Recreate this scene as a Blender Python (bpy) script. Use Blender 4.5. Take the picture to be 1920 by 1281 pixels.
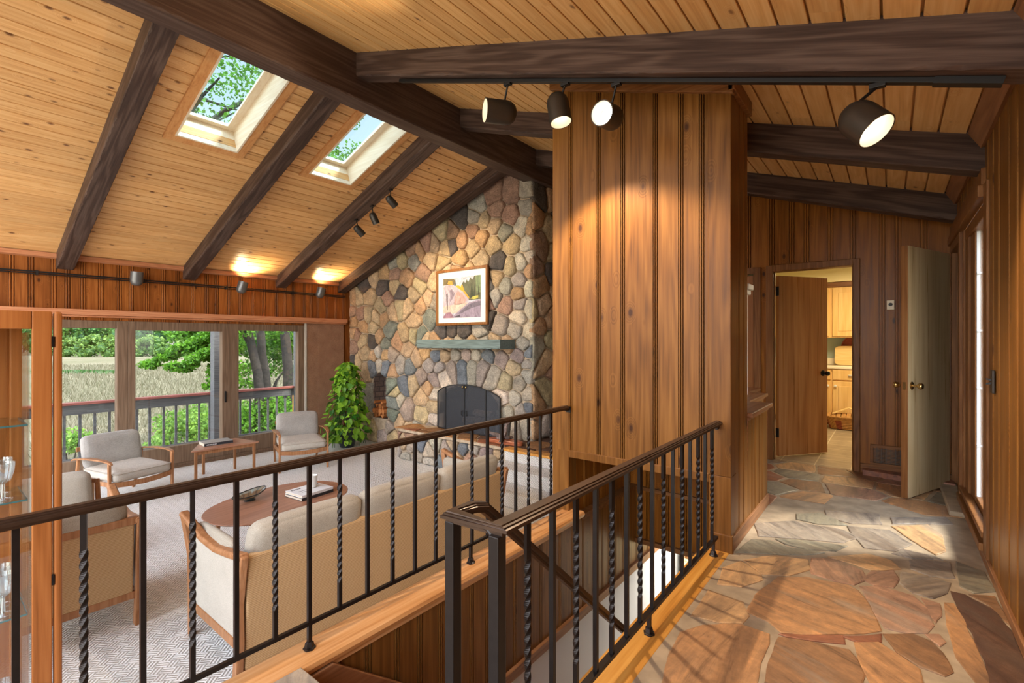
import bpy, bmesh, math, random
from mathutils import Vector, Matrix, noise as mnoise
for o in list(bpy.data.objects): bpy.data.objects.remove(o, do_unlink=True)
SC = bpy.context.scene
COL = SC.collection
PI = math.pi

def srgb(r, g, b, a=1.0):
    def c(v):
        v /= 255.0
        return v/12.92 if v <= 0.04045 else ((v+0.055)/1.055)**2.4
    return (c(r), c(g), c(b), a)

# ------------------------------------------------------------------ camera
CH = 1.29                                    # eye height above the flagstone hall
FPX, CX, HY, YAW = 895.7, 960.0, 638.0, math.radians(38.4026)
cd = bpy.data.cameras.new('camera'); cam = bpy.data.objects.new('camera', cd); COL.objects.link(cam)
cam.location = (0, 0, CH); cam.rotation_euler = (PI/2, 0, YAW)
cd.sensor_width = 36; cd.lens = FPX/1920*36; cd.shift_y = -2.5/1920; cd.clip_start = 0.02; cd.clip_end = 800
SC.camera = cam

# ------------------------------------------------------------------ world, sun, exposure
SC.view_settings.view_transform = 'Standard'; SC.view_settings.look = 'None'
SC.view_settings.exposure = 0.32; SC.view_settings.gamma = 1.0; SC.view_settings.use_curve_mapping = False
W = bpy.data.worlds.new('sky'); SC.world = W; W.use_nodes = True
wn = W.node_tree; wn.nodes.clear()
wo = wn.nodes.new('ShaderNodeOutputWorld'); wb = wn.nodes.new('ShaderNodeBackground')
wt = wn.nodes.new('ShaderNodeTexCoord'); wx = wn.nodes.new('ShaderNodeSeparateXYZ'); wr = wn.nodes.new('ShaderNodeValToRGB')
wn.links.new(wt.outputs['Generated'], wx.inputs[0]); wz = wn.nodes.new('ShaderNodeMapRange'); wz.inputs[1].default_value = -0.2; wz.inputs[2].default_value = 0.8; wn.links.new(wx.outputs[2], wz.inputs[0]); wn.links.new(wz.outputs[0], wr.inputs[0])
wr.color_ramp.elements[0].position = 0.17; wr.color_ramp.elements[0].color = srgb(186, 180, 164)
wr.color_ramp.elements[1].position = 0.22; wr.color_ramp.elements[1].color = srgb(246, 244, 240)
_e = wr.color_ramp.elements.new(0.8); _e.color = srgb(214, 226, 246)
# sky made brighter behind the camera, added to light the interior
wv = wn.nodes.new('ShaderNodeVectorMath'); wv.operation = 'NORMALIZE'; wn.links.new(wt.outputs['Generated'], wv.inputs[0])
wd = wn.nodes.new('ShaderNodeVectorMath'); wd.operation = 'DOT_PRODUCT'; wn.links.new(wv.outputs[0], wd.inputs[0]); wd.inputs[1].default_value = Vector((0.50, -0.80, 0.30)).normalized()
wm = wn.nodes.new('ShaderNodeMapRange'); wm.interpolation_type = 'SMOOTHSTEP'; wn.links.new(wd.outputs['Value'], wm.inputs[0])
wm.inputs[1].default_value = 0.0; wm.inputs[2].default_value = 0.92; wm.inputs[3].default_value = 1.25; wm.inputs[4].default_value = 7.0
wn.links.new(wr.outputs[0], wb.inputs[0]); wn.links.new(wm.outputs[0], wb.inputs[1])
wn.links.new(wb.outputs[0], wo.inputs[0])
sd = bpy.data.lights.new('sun', 'SUN'); sun = bpy.data.objects.new('sun', sd); COL.objects.link(sun)
sd.energy = 7.0; sd.angle = math.radians(14); sd.color = (1.0, 0.95, 0.88)
sun.rotation_euler = Vector((-0.60, -0.30, -0.74)).to_track_quat('-Z', 'Y').to_euler()

# ------------------------------------------------------------------ pixel helpers: a photo pixel meets a real plane
_F = Vector((-math.sin(YAW), math.cos(YAW), 0)); _R = Vector((math.cos(YAW), math.sin(YAW), 0)); _C = Vector((0, 0, CH))
def ray(px, py): return _F + _R*((px-CX)/FPX) + Vector((0, 0, (HY-py)/FPX))
def atz(px, py, z): d = ray(px, py); return _C + d*((z-CH)/d.z)
def atx(px, py, x): d = ray(px, py); return _C + d*(x/d.x)
def aty(px, py, y): d = ray(px, py); return _C + d*(y/d.y)

# ------------------------------------------------------------------ main dimensions
XR, YK, YP = 0.435, 5.79, 3.10               # hall right wall, kitchen wall, face of the pine block
XW, ZL, ZH = -8.5, -0.64, -0.14              # window wall, living room floor, hearth level
YS = 5.49                                    # mortar face of the stone wall
SL, SR = 0.345, 0.337                        # roof slopes
def ceilL(x): return 2.41 + SL*(x+8.5)
def ceilR(x): return 2.50 + SR*(XR-x)

# ------------------------------------------------------------------ mesh builder
class MB:
    def __init__(s): s.v = []; s.f = []; s.b = []; s.c = []; s.m = []
    def add(s, vs, fs, bid=0.0, col=None, mi=0):
        o = len(s.v); s.v += [tuple(v) for v in vs]
        for f in fs:
            s.f.append([i+o for i in f]); s.b.append(bid); s.c.append(col or (1, 1, 1, 1)); s.m.append(mi)
        return s
    def box(s, x0, x1, y0, y1, z0, z1, **k):
        return s.add([(x0,y0,z0),(x1,y0,z0),(x1,y1,z0),(x0,y1,z0),(x0,y0,z1),(x1,y0,z1),(x1,y1,z1),(x0,y1,z1)],
            [(0,3,2,1),(4,5,6,7),(0,1,5,4),(1,2,6,5),(2,3,7,6),(3,0,4,7)], **k)
    def hexa(s, p, **k):
        return s.add(p, [(0,3,2,1),(4,5,6,7),(0,1,5,4),(1,2,6,5),(2,3,7,6),(3,0,4,7)], **k)
    def bar(s, a, b, w, h, up=(0,0,1), **k):
        a = Vector(a); b = Vector(b); d = (b-a).normalized(); u = Vector(up)
        x = d.cross(u)
        if x.length < 1e-5: x = d.cross(Vector((1,0,0)))
        x.normalize(); y = x.cross(d)
        q = [(-1,-1),(1,-1),(1,1),(-1,1)]
        return s.hexa([a+x*(i*w/2)+y*(j*h/2) for i,j in q]+[b+x*(i*w/2)+y*(j*h/2) for i,j in q], **k)
    def prism(s, poly, ext, **k):                     # polygon (3d points) pushed along ext
        n = len(poly); e = Vector(ext); p = [Vector(q) for q in poly]
        vs = p+[q+e for q in p]
        fs = [list(range(n))[::-1], list(range(n, 2*n))]+[(i,(i+1)%n,n+(i+1)%n,n+i) for i in range(n)]
        return s.add(vs, fs, **k)
    def sweep(s, path, sec, up=(0,0,1), closed=False, cap=True, **k):   # section [(side, up)] along a path
        P = [Vector(p) for p in path]; n = len(P); m = len(sec); vs = []
        U = Vector(up)
        for i, p in enumerate(P):
            a = P[i-1] if (i or closed) else p; b = P[(i+1) % n] if (i < n-1 or closed) else p
            d = (b-a).normalized(); x = d.cross(U)
            if x.length < 1e-5: x = d.cross(Vector((1, 0, 0)))
            x.normalize(); y = x.cross(d)
            sc_ = 1.0
            if 0 < i < n-1 or closed:
                d1 = (p-a); d2 = (b-p)
                if d1.length > 1e-6 and d2.length > 1e-6:
                    c = max(-1, min(1, d1.normalized().dot(d2.normalized()))); sc_ = min(1.6, 1/max(0.3, math.sqrt((1+c)/2)))
            for (q, r) in sec: vs.append(p+x*q*sc_+y*r)
        fs = []
        for i in range(n if closed else n-1):
            for j in range(m): fs.append((i*m+j, i*m+(j+1) % m, ((i+1) % n)*m+(j+1) % m, ((i+1) % n)*m+j))
        if cap and not closed: fs += [list(range(m))[::-1], [(n-1)*m+j for j in range(m)]]
        return s.add(vs, fs, **k)
    def tube(s, path, r, n=8, **k):
        P = [Vector(p) for p in path]; R = r if isinstance(r, (list, tuple)) else [r]*len(P)
        vs = []; prev = None
        for i, p in enumerate(P):
            d = (P[min(i+1, len(P)-1)]-P[max(i-1, 0)]).normalized()
            if prev is None:
                x = d.cross(Vector((0, 0, 1)))
                if x.length < 1e-3: x = d.cross(Vector((1, 0, 0)))
            else: x = prev - d*prev.dot(d)
            x.normalize(); prev = x; y = d.cross(x)
            for j in range(n):
                t = 2*PI*j/n; vs.append(p+x*(R[i]*math.cos(t))+y*(R[i]*math.sin(t)))
        m = len(P)
        fs = [(i*n+j, i*n+(j+1) % n, (i+1)*n+(j+1) % n, (i+1)*n+j) for i in range(m-1) for j in range(n)]
        fs += [list(range(n))[::-1], [(m-1)*n+j for j in range(n)]]
        return s.add(vs, fs, **k)
    def lathe(s, prof, c=(0,0,0), axis=(0,0,1), n=20, cap=True, **k):   # profile [(radius, height)] about axis through c
        a = Vector(axis).normalized(); x = a.cross(Vector((0,0,1)))
        if x.length < 1e-3: x = Vector((1, 0, 0))
        x.normalize(); y = a.cross(x); c = Vector(c); vs = []
        for (r, h) in prof:
            for j in range(n):
                t = 2*PI*j/n; vs.append(c+a*h+x*(r*math.cos(t))+y*(r*math.sin(t)))
        m = len(prof)
        fs = [(i*n+j, i*n+(j+1) % n, (i+1)*n+(j+1) % n, (i+1)*n+j) for i in range(m-1) for j in range(n)]
        if cap and prof[0][0] > 1e-5: fs.append(list(range(n))[::-1])
        if cap and prof[-1][0] > 1e-5: fs.append([(m-1)*n+j for j in range(n)])
        return s.add(vs, fs, **k)
    def shift(s, d): s.v = [(x+d[0], y+d[1], z+d[2]) for x, y, z in s.v]; return s
    def build(s, name, mat, parent=None, bev=0.0, smooth=None, sub=0, seg=2):
        me = bpy.data.meshes.new(name); me.from_pydata(s.v, [], s.f)
        for m in (mat if isinstance(mat, (list, tuple)) else [mat]): me.materials.append(m)
        if any(s.m): me.polygons.foreach_set('material_index', s.m)
        if any(s.b):
            at = me.attributes.new('bid', 'FLOAT', 'FACE'); at.data.foreach_set('value', s.b)
        if any(c != (1,1,1,1) for c in s.c):
            at = me.attributes.new('tint', 'FLOAT_COLOR', 'FACE')
            at.data.foreach_set('color', [q for c in s.c for q in c])
        me.update()
        bm = bmesh.new(); bm.from_mesh(me)
        if smooth is not None or bev: bmesh.ops.remove_doubles(bm, verts=bm.verts, dist=1e-6)
        bmesh.ops.recalc_face_normals(bm, faces=bm.faces); bm.to_mesh(me); bm.free()
        if smooth is not None:
            me.polygons.foreach_set('use_smooth', [True]*len(me.polygons)); me.set_sharp_from_angle(angle=math.radians(smooth))
        ob = bpy.data.objects.new(name, me); COL.objects.link(ob)
        if parent: ob.parent = parent
        if bev:
            md = ob.modifiers.new('edge', 'BEVEL'); md.width = bev; md.segments = seg; md.limit_method = 'ANGLE'; md.angle_limit = math.radians(40); md.harden_normals = False
        if sub:
            md = ob.modifiers.new('round', 'SUBSURF'); md.levels = sub; md.render_levels = sub
        return ob

def tag(o, label, cat, group=None, kind=None):
    o['label'] = label; o['category'] = cat
    if group: o['group'] = group
    if kind: o['kind'] = kind
    return o
def thing(name, label, cat, loc=(0,0,0), rotz=0, group=None):
    o = bpy.data.objects.new(name, None); COL.objects.link(o); o.empty_display_size = 0.05
    o.location = loc; o.rotation_euler = (0, 0, rotz)
    return tag(o, label, cat, group)
def part(root, name, mb, mat, bev=0.0, smooth=None, world=True, sub=0, label=None, seg=2):
    """a part under root; world=True: the builder holds world coordinates"""
    if world:
        base = root.location.copy(); p = root.parent
        while p is not None: base += p.location; p = p.parent
        mb.shift(-base)
    o = mb.build(name, mat, root, bev, smooth, sub, seg)
    if label: o['label'] = label
    return o
def struct(o, label, cat): return tag(o, label, cat, kind='structure')
def copy_tree(o, parent=None):
    c = o.copy(); COL.objects.link(c); c.parent = parent
    for ch in list(o.children): copy_tree(ch, c)
    return c

# ------------------------------------------------------------------ materials
class NT:
    def __init__(s, name):
        s.mat = bpy.data.materials.new(name); s.mat.use_nodes = True; s.t = s.mat.node_tree; s.t.nodes.clear()
        s.out = s.t.nodes.new('ShaderNodeOutputMaterial')
    def n(s, typ, _props=None, **ins):
        nd = s.t.nodes.new('ShaderNode'+typ)
        for k, v in (_props or {}).items(): setattr(nd, k, v)
        for k, v in ins.items():
            key = int(k[1:]) if k[0] == 'i' and k[1:].isdigit() else k.replace('_', ' ')
            s.set(nd.inputs[key], v)
        return nd
    def set(s, sock, v):
        if isinstance(v, bpy.types.NodeSocket): s.t.links.new(v, sock)
        elif isinstance(v, bpy.types.Node): s.t.links.new(v.outputs[0], sock)
        else: sock.default_value = v
    def math(s, op, a, b=0.0, c=0.0):
        nd = s.t.nodes.new('ShaderNodeMath'); nd.operation = op
        s.set(nd.inputs[0], a); s.set(nd.inputs[1], b); s.set(nd.inputs[2], c); return nd.outputs[0]
    def vmath(s, op, a, b=(0,0,0)):
        nd = s.t.nodes.new('ShaderNodeVectorMath'); nd.operation = op
        s.set(nd.inputs[0], a); s.set(nd.inputs[1], b); return nd.outputs[0]
    def mix(s, f, a, b, mode='MIX'):
        nd = s.t.nodes.new('ShaderNodeMix'); nd.data_type = 'RGBA'; nd.blend_type = mode
        s.set(nd.inputs[0], f); s.set(nd.inputs[6], a); s.set(nd.inputs[7], b); return nd.outputs[2]
    def ramp(s, f, stops, interp='LINEAR'):
        nd = s.t.nodes.new('ShaderNodeValToRGB'); r = nd.color_ramp; r.interpolation = interp
        while len(r.elements) < len(stops): r.elements.new(0.5)
        for e, (p, c) in zip(r.elements, stops):
            e.position = p; e.color = c if not isinstance(c, (int, float)) else (c, c, c, 1)
        s.set(nd.inputs[0], f); return nd.outputs[0]
    def bsdf(s, **k):
        nd = s.n('BsdfPrincipled', None, **k); s.t.links.new(nd.outputs[0], s.out.inputs[0]); return nd
    def bump(s, h, strength=0.3, dist=0.01):
        return s.n('Bump', None, Strength=strength, Distance=dist, Height=h).outputs[0]
    def coord(s): return s.n('TexCoord').outputs['Object']

def plain(name, col, rough=0.6, metal=0.0, noise_=0.0, nscale=8.0, spec=0.5, coat=0.0, emit=None, estr=1.0, bump=0.0, bscale=60):
    t = NT(name); c = col; co = t.coord()
    if noise_:
        nz = t.n('TexNoise', None, Vector=co, Scale=nscale, Detail=4.0).outputs[0]
        f = t.ramp(nz, [(0.3, 1-noise_), (0.7, 1+noise_)])
        c = t.mix(1.0, col, f, 'MULTIPLY')
    k = dict(Base_Color=c, Roughness=rough, Metallic=metal, Specular_IOR_Level=spec, Coat_Weight=coat)
    if emit: k.update(Emission_Color=emit, Emission_Strength=estr)
    if bump: k['Normal'] = t.bump(t.n('TexNoise', None, Vector=co, Scale=bscale, Detail=3.0).outputs[0], bump, 0.004)
    t.bsdf(**k); return t.mat

def wood(name, dark, mid, light, axis='Z', s=1.0, knots=0.0, kscale=3.2, kcol=None, rough=0.45, var=0.16, rings=14.0, bump=0.12, coat=0.0, spec=0.2, kr=0.055, blot=0.0, ringk=0.16):
    t = NT(name); co = t.coord()
    bid = t.n('Attribute', {'attribute_name': 'bid'}).outputs['Fac']
    off = t.n('CombineXYZ', None, X=t.math('MULTIPLY', bid, 13.7), Y=t.math('MULTIPLY', bid, 7.3), Z=t.math('MULTIPLY', bid, 29.1)).outputs[0]
    p = t.vmath('ADD', co, off)
    i = 'XYZ'.index(axis)
    st = [6*s, 6*s, 6*s]; st[i] = 0.55*s
    pg = t.vmath('MULTIPLY', p, tuple(st))
    low = t.n('TexNoise', None, Vector=pg, Scale=1.0, Detail=2.0, Roughness=0.5).outputs[0]
    ph = t.math('MULTIPLY', low, rings)
    if knots:
        ks = [1.0, 1.0, 1.0]; ks[i] = 0.55
        kp = t.vmath('MULTIPLY', p, tuple(ks))
        vo = t.n('TexVoronoi', None, Vector=kp, Scale=kscale)
        d = vo.outputs['Distance']; sel = t.n('SeparateColor', None, Color=vo.outputs['Color']).outputs[0]
        on = t.math('LESS_THAN', sel, knots)
        km = t.math('MULTIPLY', t.ramp(d, [(kr*0.55, 1.0), (kr*1.25, 0.0)]), on)
        halo = t.math('MULTIPLY', t.ramp(d, [(0.0, 1.0), (kr*2.6, 0.0)]), on)
        ph = t.math('ADD', ph, t.math('MULTIPLY', halo, 5.0))
    ring = t.math('MULTIPLY_ADD', t.math('SINE', t.math('MULTIPLY', ph, 6.283)), 0.5, 0.5)
    sf = [70*s, 70*s, 70*s]; sf[i] = 2.2*s
    fine = t.n('TexNoise', None, Vector=t.vmath('MULTIPLY', p, tuple(sf)), Scale=1.0, Detail=3.0, Roughness=0.6).outputs[0]
    f = t.math('ADD', t.math('MULTIPLY', ring, ringk), t.math('MULTIPLY_ADD', fine, 0.66, 0.19-ringk*0.5))
    c = t.ramp(f, [(0.18, dark), (0.48, mid), (0.82, light)])
    if blot:
        bl = t.n('TexNoise', None, Vector=t.vmath('MULTIPLY', p, tuple(x*0.35 for x in st)), Scale=1.0, Detail=3.0).outputs[0]
        c = t.mix(t.math('MULTIPLY', t.ramp(bl, [(0.52, 0.0), (0.72, 1.0)]), blot), c, dark)
    if knots:
        c = t.mix(t.math('MULTIPLY', halo, 0.28), c, dark)
        c = t.mix(t.math('MULTIPLY', km, 0.88), c, kcol or tuple(x*0.25 for x in dark[:3])+(1,))
    if var:
        w = t.n('TexWhiteNoise', {'noise_dimensions': '1D'}, W=t.math('MULTIPLY', bid, 91.7)).outputs[0]
        c = t.mix(1.0, c, t.ramp(w, [(0.0, (1-var, 1-var*1.15, 1-var*1.3, 1)), (1.0, (1+var, 1+var, 1+var*0.9, 1))]), 'MULTIPLY')
    t.bsdf(Base_Color=c, Roughness=t.math('MULTIPLY_ADD', fine, 0.18, rough-0.09), Specular_IOR_Level=spec, Coat_Weight=coat, Coat_Roughness=0.25,
           Normal=t.bump(f, bump, 0.003)); return t.mat

def fabric(name, a, b, scale=220, rough=0.9, bump=0.35, streak=None):
    t = NT(name); co = t.coord()
    w1 = t.n('TexNoise', None, Vector=t.vmath('MULTIPLY', co, streak or (1, 1, 1)), Scale=scale, Detail=2.0).outputs[0]
    n2 = t.n('TexNoise', None, Vector=co, Scale=6.0, Detail=3.0).outputs[0]
    f = t.math('ADD', t.math('MULTIPLY', w1, 0.75), t.math('MULTIPLY', n2, 0.25))
    t.bsdf(Base_Color=t.ramp(f, [(0.32, a), (0.68, b)]), Roughness=rough, Specular_IOR_Level=0.15, Sheen_Weight=0.15, Normal=t.bump(w1, bump, 0.004)); return t.mat

M = {}
M['ceil'] = wood('pine_ceiling', srgb(192,136,84), srgb(220,168,110), srgb(236,194,140), 'Y', 1.0, 0.85, 8.6, srgb(98,56,34), 0.42, 0.10, 7, 0.06, kr=0.125)
M['ceil_r'] = wood('pine_ceiling_hall', srgb(192,138,80), srgb(218,168,106), srgb(234,194,136), 'Y', 1.0, 0.7, 7.5, srgb(98,56,34), 0.42, 0.10, 8, 0.06, kr=0.11)
M['ctrim'] = wood('skylight_trim_wood', srgb(176,112,62), srgb(206,146,90), srgb(222,168,112), 'X', 1.0, 0.5, 3.0, srgb(110,66,40), 0.45, 0.05, 6)
M['shaft'] = wood('pale_spruce_lining', srgb(214,190,158), srgb(232,214,188), srgb(242,230,210), 'X', 1.0, 0.0, rough=0.5, var=0.04, rings=6)
M['beam'] = wood('dark_stained_beam', srgb(48,35,30), srgb(74,57,50), srgb(104,85,76), 'X', 1.2, 0.0, rough=0.5, var=0.06, rings=6, bump=0.2, ringk=0.26)
M['ridge'] = wood('dark_stained_ridge', srgb(50,36,31), srgb(76,58,51), srgb(104,86,77), 'Y', 0.8, 0.0, rough=0.45, var=0.0, rings=8, bump=0.25)
M['pine'] = wood('golden_pine_panel', srgb(76,46,17), srgb(121,78,33), srgb(149,103,50), 'Z', 0.9, 0.65, 5.6, srgb(58,30,16), 0.36, 0.13, 7, 0.05, spec=0.2, blot=0.5, kr=0.10)
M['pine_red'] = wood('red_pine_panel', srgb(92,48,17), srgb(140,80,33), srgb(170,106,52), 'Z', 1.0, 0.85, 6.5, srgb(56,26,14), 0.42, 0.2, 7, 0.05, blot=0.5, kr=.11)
M['pine_dim'] = wood('dim_tone_pine_panel', srgb(88,48,14), srgb(134,80,26), srgb(166,108,42), 'Z', 1.0, 0.8, 6.0, srgb(46,24,14), 0.34, 0.2, 7, 0.05, spec=0.2, blot=0.5, kr=.1)  # same wood as the block; tone set apart by how light falls
M['trim'] = wood('brown_casing_wood', srgb(80,47,22), srgb(124,80,43), srgb(154,108,66), 'Z', 1.0, 0.0, rough=0.4, var=0.06, rings=10)
M['trim_h'] = wood('brown_casing_wood_flat', srgb(80,47,22), srgb(124,80,43), srgb(154,108,66), 'X', 1.0, 0.0, rough=0.4, var=0.06, rings=10)
M['trim_y'] = wood('brown_casing_wood_long', srgb(96,60,38), srgb(138,94,62), srgb(168,122,86), 'Y', 1.0, 0.0, rough=0.4, var=0.06, rings=10)
M['valance'] = wood('valance_wood', srgb(150,88,56), srgb(186,124,88), srgb(204,146,108), 'Y', 1.0, 0.0, rough=0.5, var=0.04, rings=12)
M['cap'] = wood('honey_cap_wood', srgb(150,92,46), srgb(198,142,88), srgb(220,172,122), 'Y', 0.9, 0.3, 1.5, srgb(120,70,36), 0.33, 0.04, 7, coat=0.2)
M['edge'] = wood('amber_edge_board', srgb(158,98,36), srgb(206,142,62), srgb(226,170,88), 'Y', 0.9, 0.2, 1.5, srgb(120,70,36), 0.33, 0.04, 6, coat=0.25)
M['winframe'] = wood('window_frame_wood', srgb(84,66,52), srgb(112,90,72), srgb(138,114,94), 'Z', 1.0, 0.0, rough=0.5, var=0.05, rings=9)
M['teak'] = wood('teak', srgb(116,76,46), srgb(154,106,70), srgb(182,134,96), 'Z', 1.2, 0.0, rough=0.36, var=0.05, rings=7)
M['teak_top'] = wood('teak_table_top', srgb(122,80,58), srgb(158,110,84), srgb(182,136,110), 'Y', 0.9, 0.0, rough=0.32, var=0.03, rings=9)
M['cherry'] = wood('cherry_cabinet_wood', srgb(108,58,22), srgb(146,86,40), srgb(166,104,54), 'Z', 1.0, 0.0, rough=0.4, var=0.04, rings=5)
M['door'] = wood('birch_veneer_door', srgb(104,62,30), srgb(152,98,54), srgb(180,126,78), 'Z', 0.55, 0.0, rough=0.3, var=0.0, rings=5, spec=0.25, blot=0.3)
M['door_pale'] = wood('daylit_veneer_door', srgb(168,136,92), srgb(206,180,136), srgb(222,204,164), 'Z', 0.6, 0.0, rough=0.3, var=0.0, rings=6, spec=0.25, blot=0.35)  # extra paleness stands in for daylight falling on the closet door
M['oak'] = wood('honey_oak_cabinet', srgb(208,160,92), srgb(228,184,114), srgb(240,204,142), 'Z', 1.0, 0.0, rough=0.4, var=0.04, rings=6)
M['bark'] = plain('tree_bark', srgb(44,39,35), 0.95, noise_=0.4, nscale=14, bump=0.8, bscale=30)
M['log'] = wood('split_log_wood', srgb(120,66,34), srgb(178,112,64), srgb(212,152,98), 'Y', 2.0, 0.0, rough=0.8, var=0.3)
M['bronze'] = plain('dark_bronze_iron', srgb(40,34,32), 0.36, 0.55, noise_=0.15, nscale=30)
M['bronze_cap'] = plain('brown_bronze_rail', srgb(70,52,40), 0.34, 0.5, noise_=0.2, nscale=20)
M['black'] = plain('black_metal', srgb(30,28,28), 0.45, 0.3)
M['lamp_shell'] = plain('bronze_lamp_shell', srgb(66,60,54), 0.4, 0.5)
M['lamp_steel'] = plain('grey_lamp_shell', srgb(112,112,112), 0.35, 0.6)
M['white_in'] = plain('white_lamp_lining', srgb(196,190,178), 0.5)
M['bulb_on'] = plain('lit_bulb', (1,1,1,1), 0.5, emit=(1.0, 0.86, 0.66, 1), estr=14)
M['bulb_off'] = plain('unlit_bulb', srgb(225,222,215), 0.3)
M['brass'] = plain('aged_brass', srgb(190,160,104), 0.25, 0.95)
M['white'] = plain('white_paint', srgb(232,226,214), 0.5)
M['drywall'] = plain('pale_drywall', srgb(214,214,214), 0.8, bump=0.05, bscale=120)
M['cream'] = plain('cream_paint', srgb(238,224,176), 0.7)
M['greenwall'] = plain('sage_paint', srgb(176,192,180), 0.7)
M['counter'] = plain('cream_laminate', srgb(232,218,188), 0.35)
M['cushion'] = fabric('grey_tweed', srgb(128,123,118), srgb(178,172,165), 160, streak=(1, 0.35, 6))
M['cushion2'] = fabric('light_grey_linen', srgb(146,137,123), srgb(180,170,155), 240)
M['seatfab'] = fabric('oatmeal_tweed', srgb(158,149,136), srgb(198,189,176), 160, streak=(1, 0.35, 6))
M['panelfab'] = fabric('tan_woven_upholstery', srgb(152,118,80), srgb(190,154,112), 300, streak=(1, 1, 3))
M['blind'] = fabric('woven_brown_blind', srgb(112,78,58), srgb(168,126,98), 90, streak=(1, 0.6, 6))
M['mortar'] = plain('wall_mortar', srgb(176,156,132), 0.95, noise_=0.25, nscale=12, bump=0.5, bscale=50)
M['grout'] = plain('floor_grout', srgb(166,146,120), 0.85, noise_=0.25, nscale=9, bump=0.25, bscale=60)
M['soot_shade'] = plain('sooty_brick_and_shade', srgb(48,42,40), 0.95, noise_=0.3, nscale=9)  # sooty firebox is real; in the closet the dark tone stands for shade
M['screen_mesh'] = None
M['paper'] = plain('white_mat_board', srgb(240,238,228), 0.8)
M['book_white'] = plain('white_book_cover', srgb(232,232,232), 0.4)
M['book_grey'] = plain('grey_book_cover', srgb(150,146,140), 0.5)
M['pages'] = plain('book_pages', srgb(214,198,176), 0.8)
M['ink'] = plain('dark_print', srgb(44,44,48), 0.6)
M['frost'] = plain('frosted_white_glass', srgb(222,220,212), 0.25)
M['wax'] = plain('white_wax', srgb(236,232,222), 0.5)
M['slab'] = wood('polished_redwood_slab', srgb(110,52,30), srgb(160,86,54), srgb(196,126,90), 'X', 1.2, 0.0, rough=0.25, var=0.0, coat=0.3)
M['drift'] = plain('bleached_driftwood', srgb(126,108,100), 0.9, noise_=0.5, nscale=25, bump=0.6, bscale=40)
M['drift_pale'] = plain('bleached_bark', srgb(176,176,168), 0.9, noise_=0.2)
M['mantel'] = wood('blue_reflection_mantel', srgb(70,76,74), srgb(104,118,116), srgb(130,148,146), 'X', 1.0, 0.0, rough=0.4, var=0.0)  # bluish sun reflection put into the wood colour
M['deck'] = wood('grey_stained_deck_rail', srgb(70,70,72), srgb(98,98,100), srgb(120,118,118), 'Y', 1.0, 0.0, rough=0.7, var=0.06)
M['deckcap'] = wood('red_stained_cap', srgb(122,64,56), srgb(158,92,82), srgb(178,112,100), 'Y', 1.0, 0.0, rough=0.6, var=0.0)
M['tile'] = None
M['pot'] = plain('dark_glazed_pot', srgb(38,44,48), 0.3)
M['steel'] = plain('dark_hinge_steel', srgb(40,36,34), 0.4, 0.8)
M['carpet_tan'] = fabric('tan_stair_carpet', srgb(160,110,60), srgb(206,154,96), 130)
M['basket'] = plain('woven_splint', srgb(178,128,66), 0.7, noise_=0.3, nscale=30)
M['basket_red'] = plain('woven_red_splint', srgb(140,66,40), 0.7, noise_=0.2, nscale=30)
M['board_wood'] = wood('maple_cutting_board', srgb(204,160,90), srgb(226,190,122), srgb(238,206,146), 'X', 1.0, 0.0, rough=0.5, var=0.0)
M['stair_dark'] = wood('dark_oak_riser', srgb(66,40,20), srgb(100,64,34), srgb(128,86,50), 'X', 1.0, 0.0, rough=0.4, var=0.0)

def glass(name, tint=(0.97, 0.985, 0.98, 1), refl=0.08, rough=0.0):
    t = NT(name)
    tr = t.n('BsdfTransparent', None, Color=tint); gl = t.n('BsdfGlossy', None, Color=(1,1,1,1), Roughness=rough)
    fc = t.n('LayerWeight', None, Blend=0.5).outputs['Facing']
    mx = t.n('MixShader', None, i0=t.math('MULTIPLY_ADD', t.math('POWER', fc, 5.0), 0.7, refl), i1=tr.outputs[0], i2=gl.outputs[0])
    t.t.links.new(mx.outputs[0], t.out.inputs[0]); return t.mat
M['glass'] = glass('window_glass', refl=0.035)
M['glass_pic'] = glass('picture_glass', (.99,.99,.99,1), 0.012)
M['glass_cab'] = glass('cabinet_glass', (0.95, 0.97, 0.97, 1), 0.06)
M['glass_green'] = glass('skylight_glass', (0.74, 0.86, 0.87, 1), 0.03)
M['glass_shelf'] = glass('shelf_glass', (0.84, 0.92, 0.92, 1), 0.09)
M['glass_edge'] = plain('shelf_glass_edge', srgb(60,110,112), 0.15)
M['crystal'] = glass('cut_crystal', (0.9, 0.92, 0.93, 1), 0.35, 0.05)
M['smoke'] = glass('smoked_dish_glass', (0.66, 0.72, 0.7, 1), 0.2, 0.02)

def leafmat(name, a, b, trans=0.35):
    t = NT(name)
    bid = t.n('Attribute', {'attribute_name': 'bid'}).outputs['Fac']
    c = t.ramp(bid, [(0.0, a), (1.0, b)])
    pb = t.n('BsdfPrincipled', None, Base_Color=c, Roughness=0.45, Specular_IOR_Level=0.35)
    tl = t.n('BsdfTranslucent', None, Color=c)
    mx = t.n('MixShader', None, i0=trans, i1=pb.outputs[0], i2=tl.outputs[0])
    t.t.links.new(mx.outputs[0], t.out.inputs[0]); return t.mat
M['leaf'] = leafmat('maple_leaf', srgb(40,84,22), srgb(118,172,52), 0.45)
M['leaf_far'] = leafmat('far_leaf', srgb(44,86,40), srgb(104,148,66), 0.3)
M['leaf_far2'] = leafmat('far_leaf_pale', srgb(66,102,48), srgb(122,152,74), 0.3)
M['shrub'] = leafmat('shrub_leaf', srgb(74,122,44), srgb(160,198,92), 0.4)
M['pothos'] = leafmat('pothos_leaf', srgb(40,96,22), srgb(168,214,62), 0.3)
M['blade'] = leafmat('grass_blade', srgb(98,96,70), srgb(142,135,112), 0.3)

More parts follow.
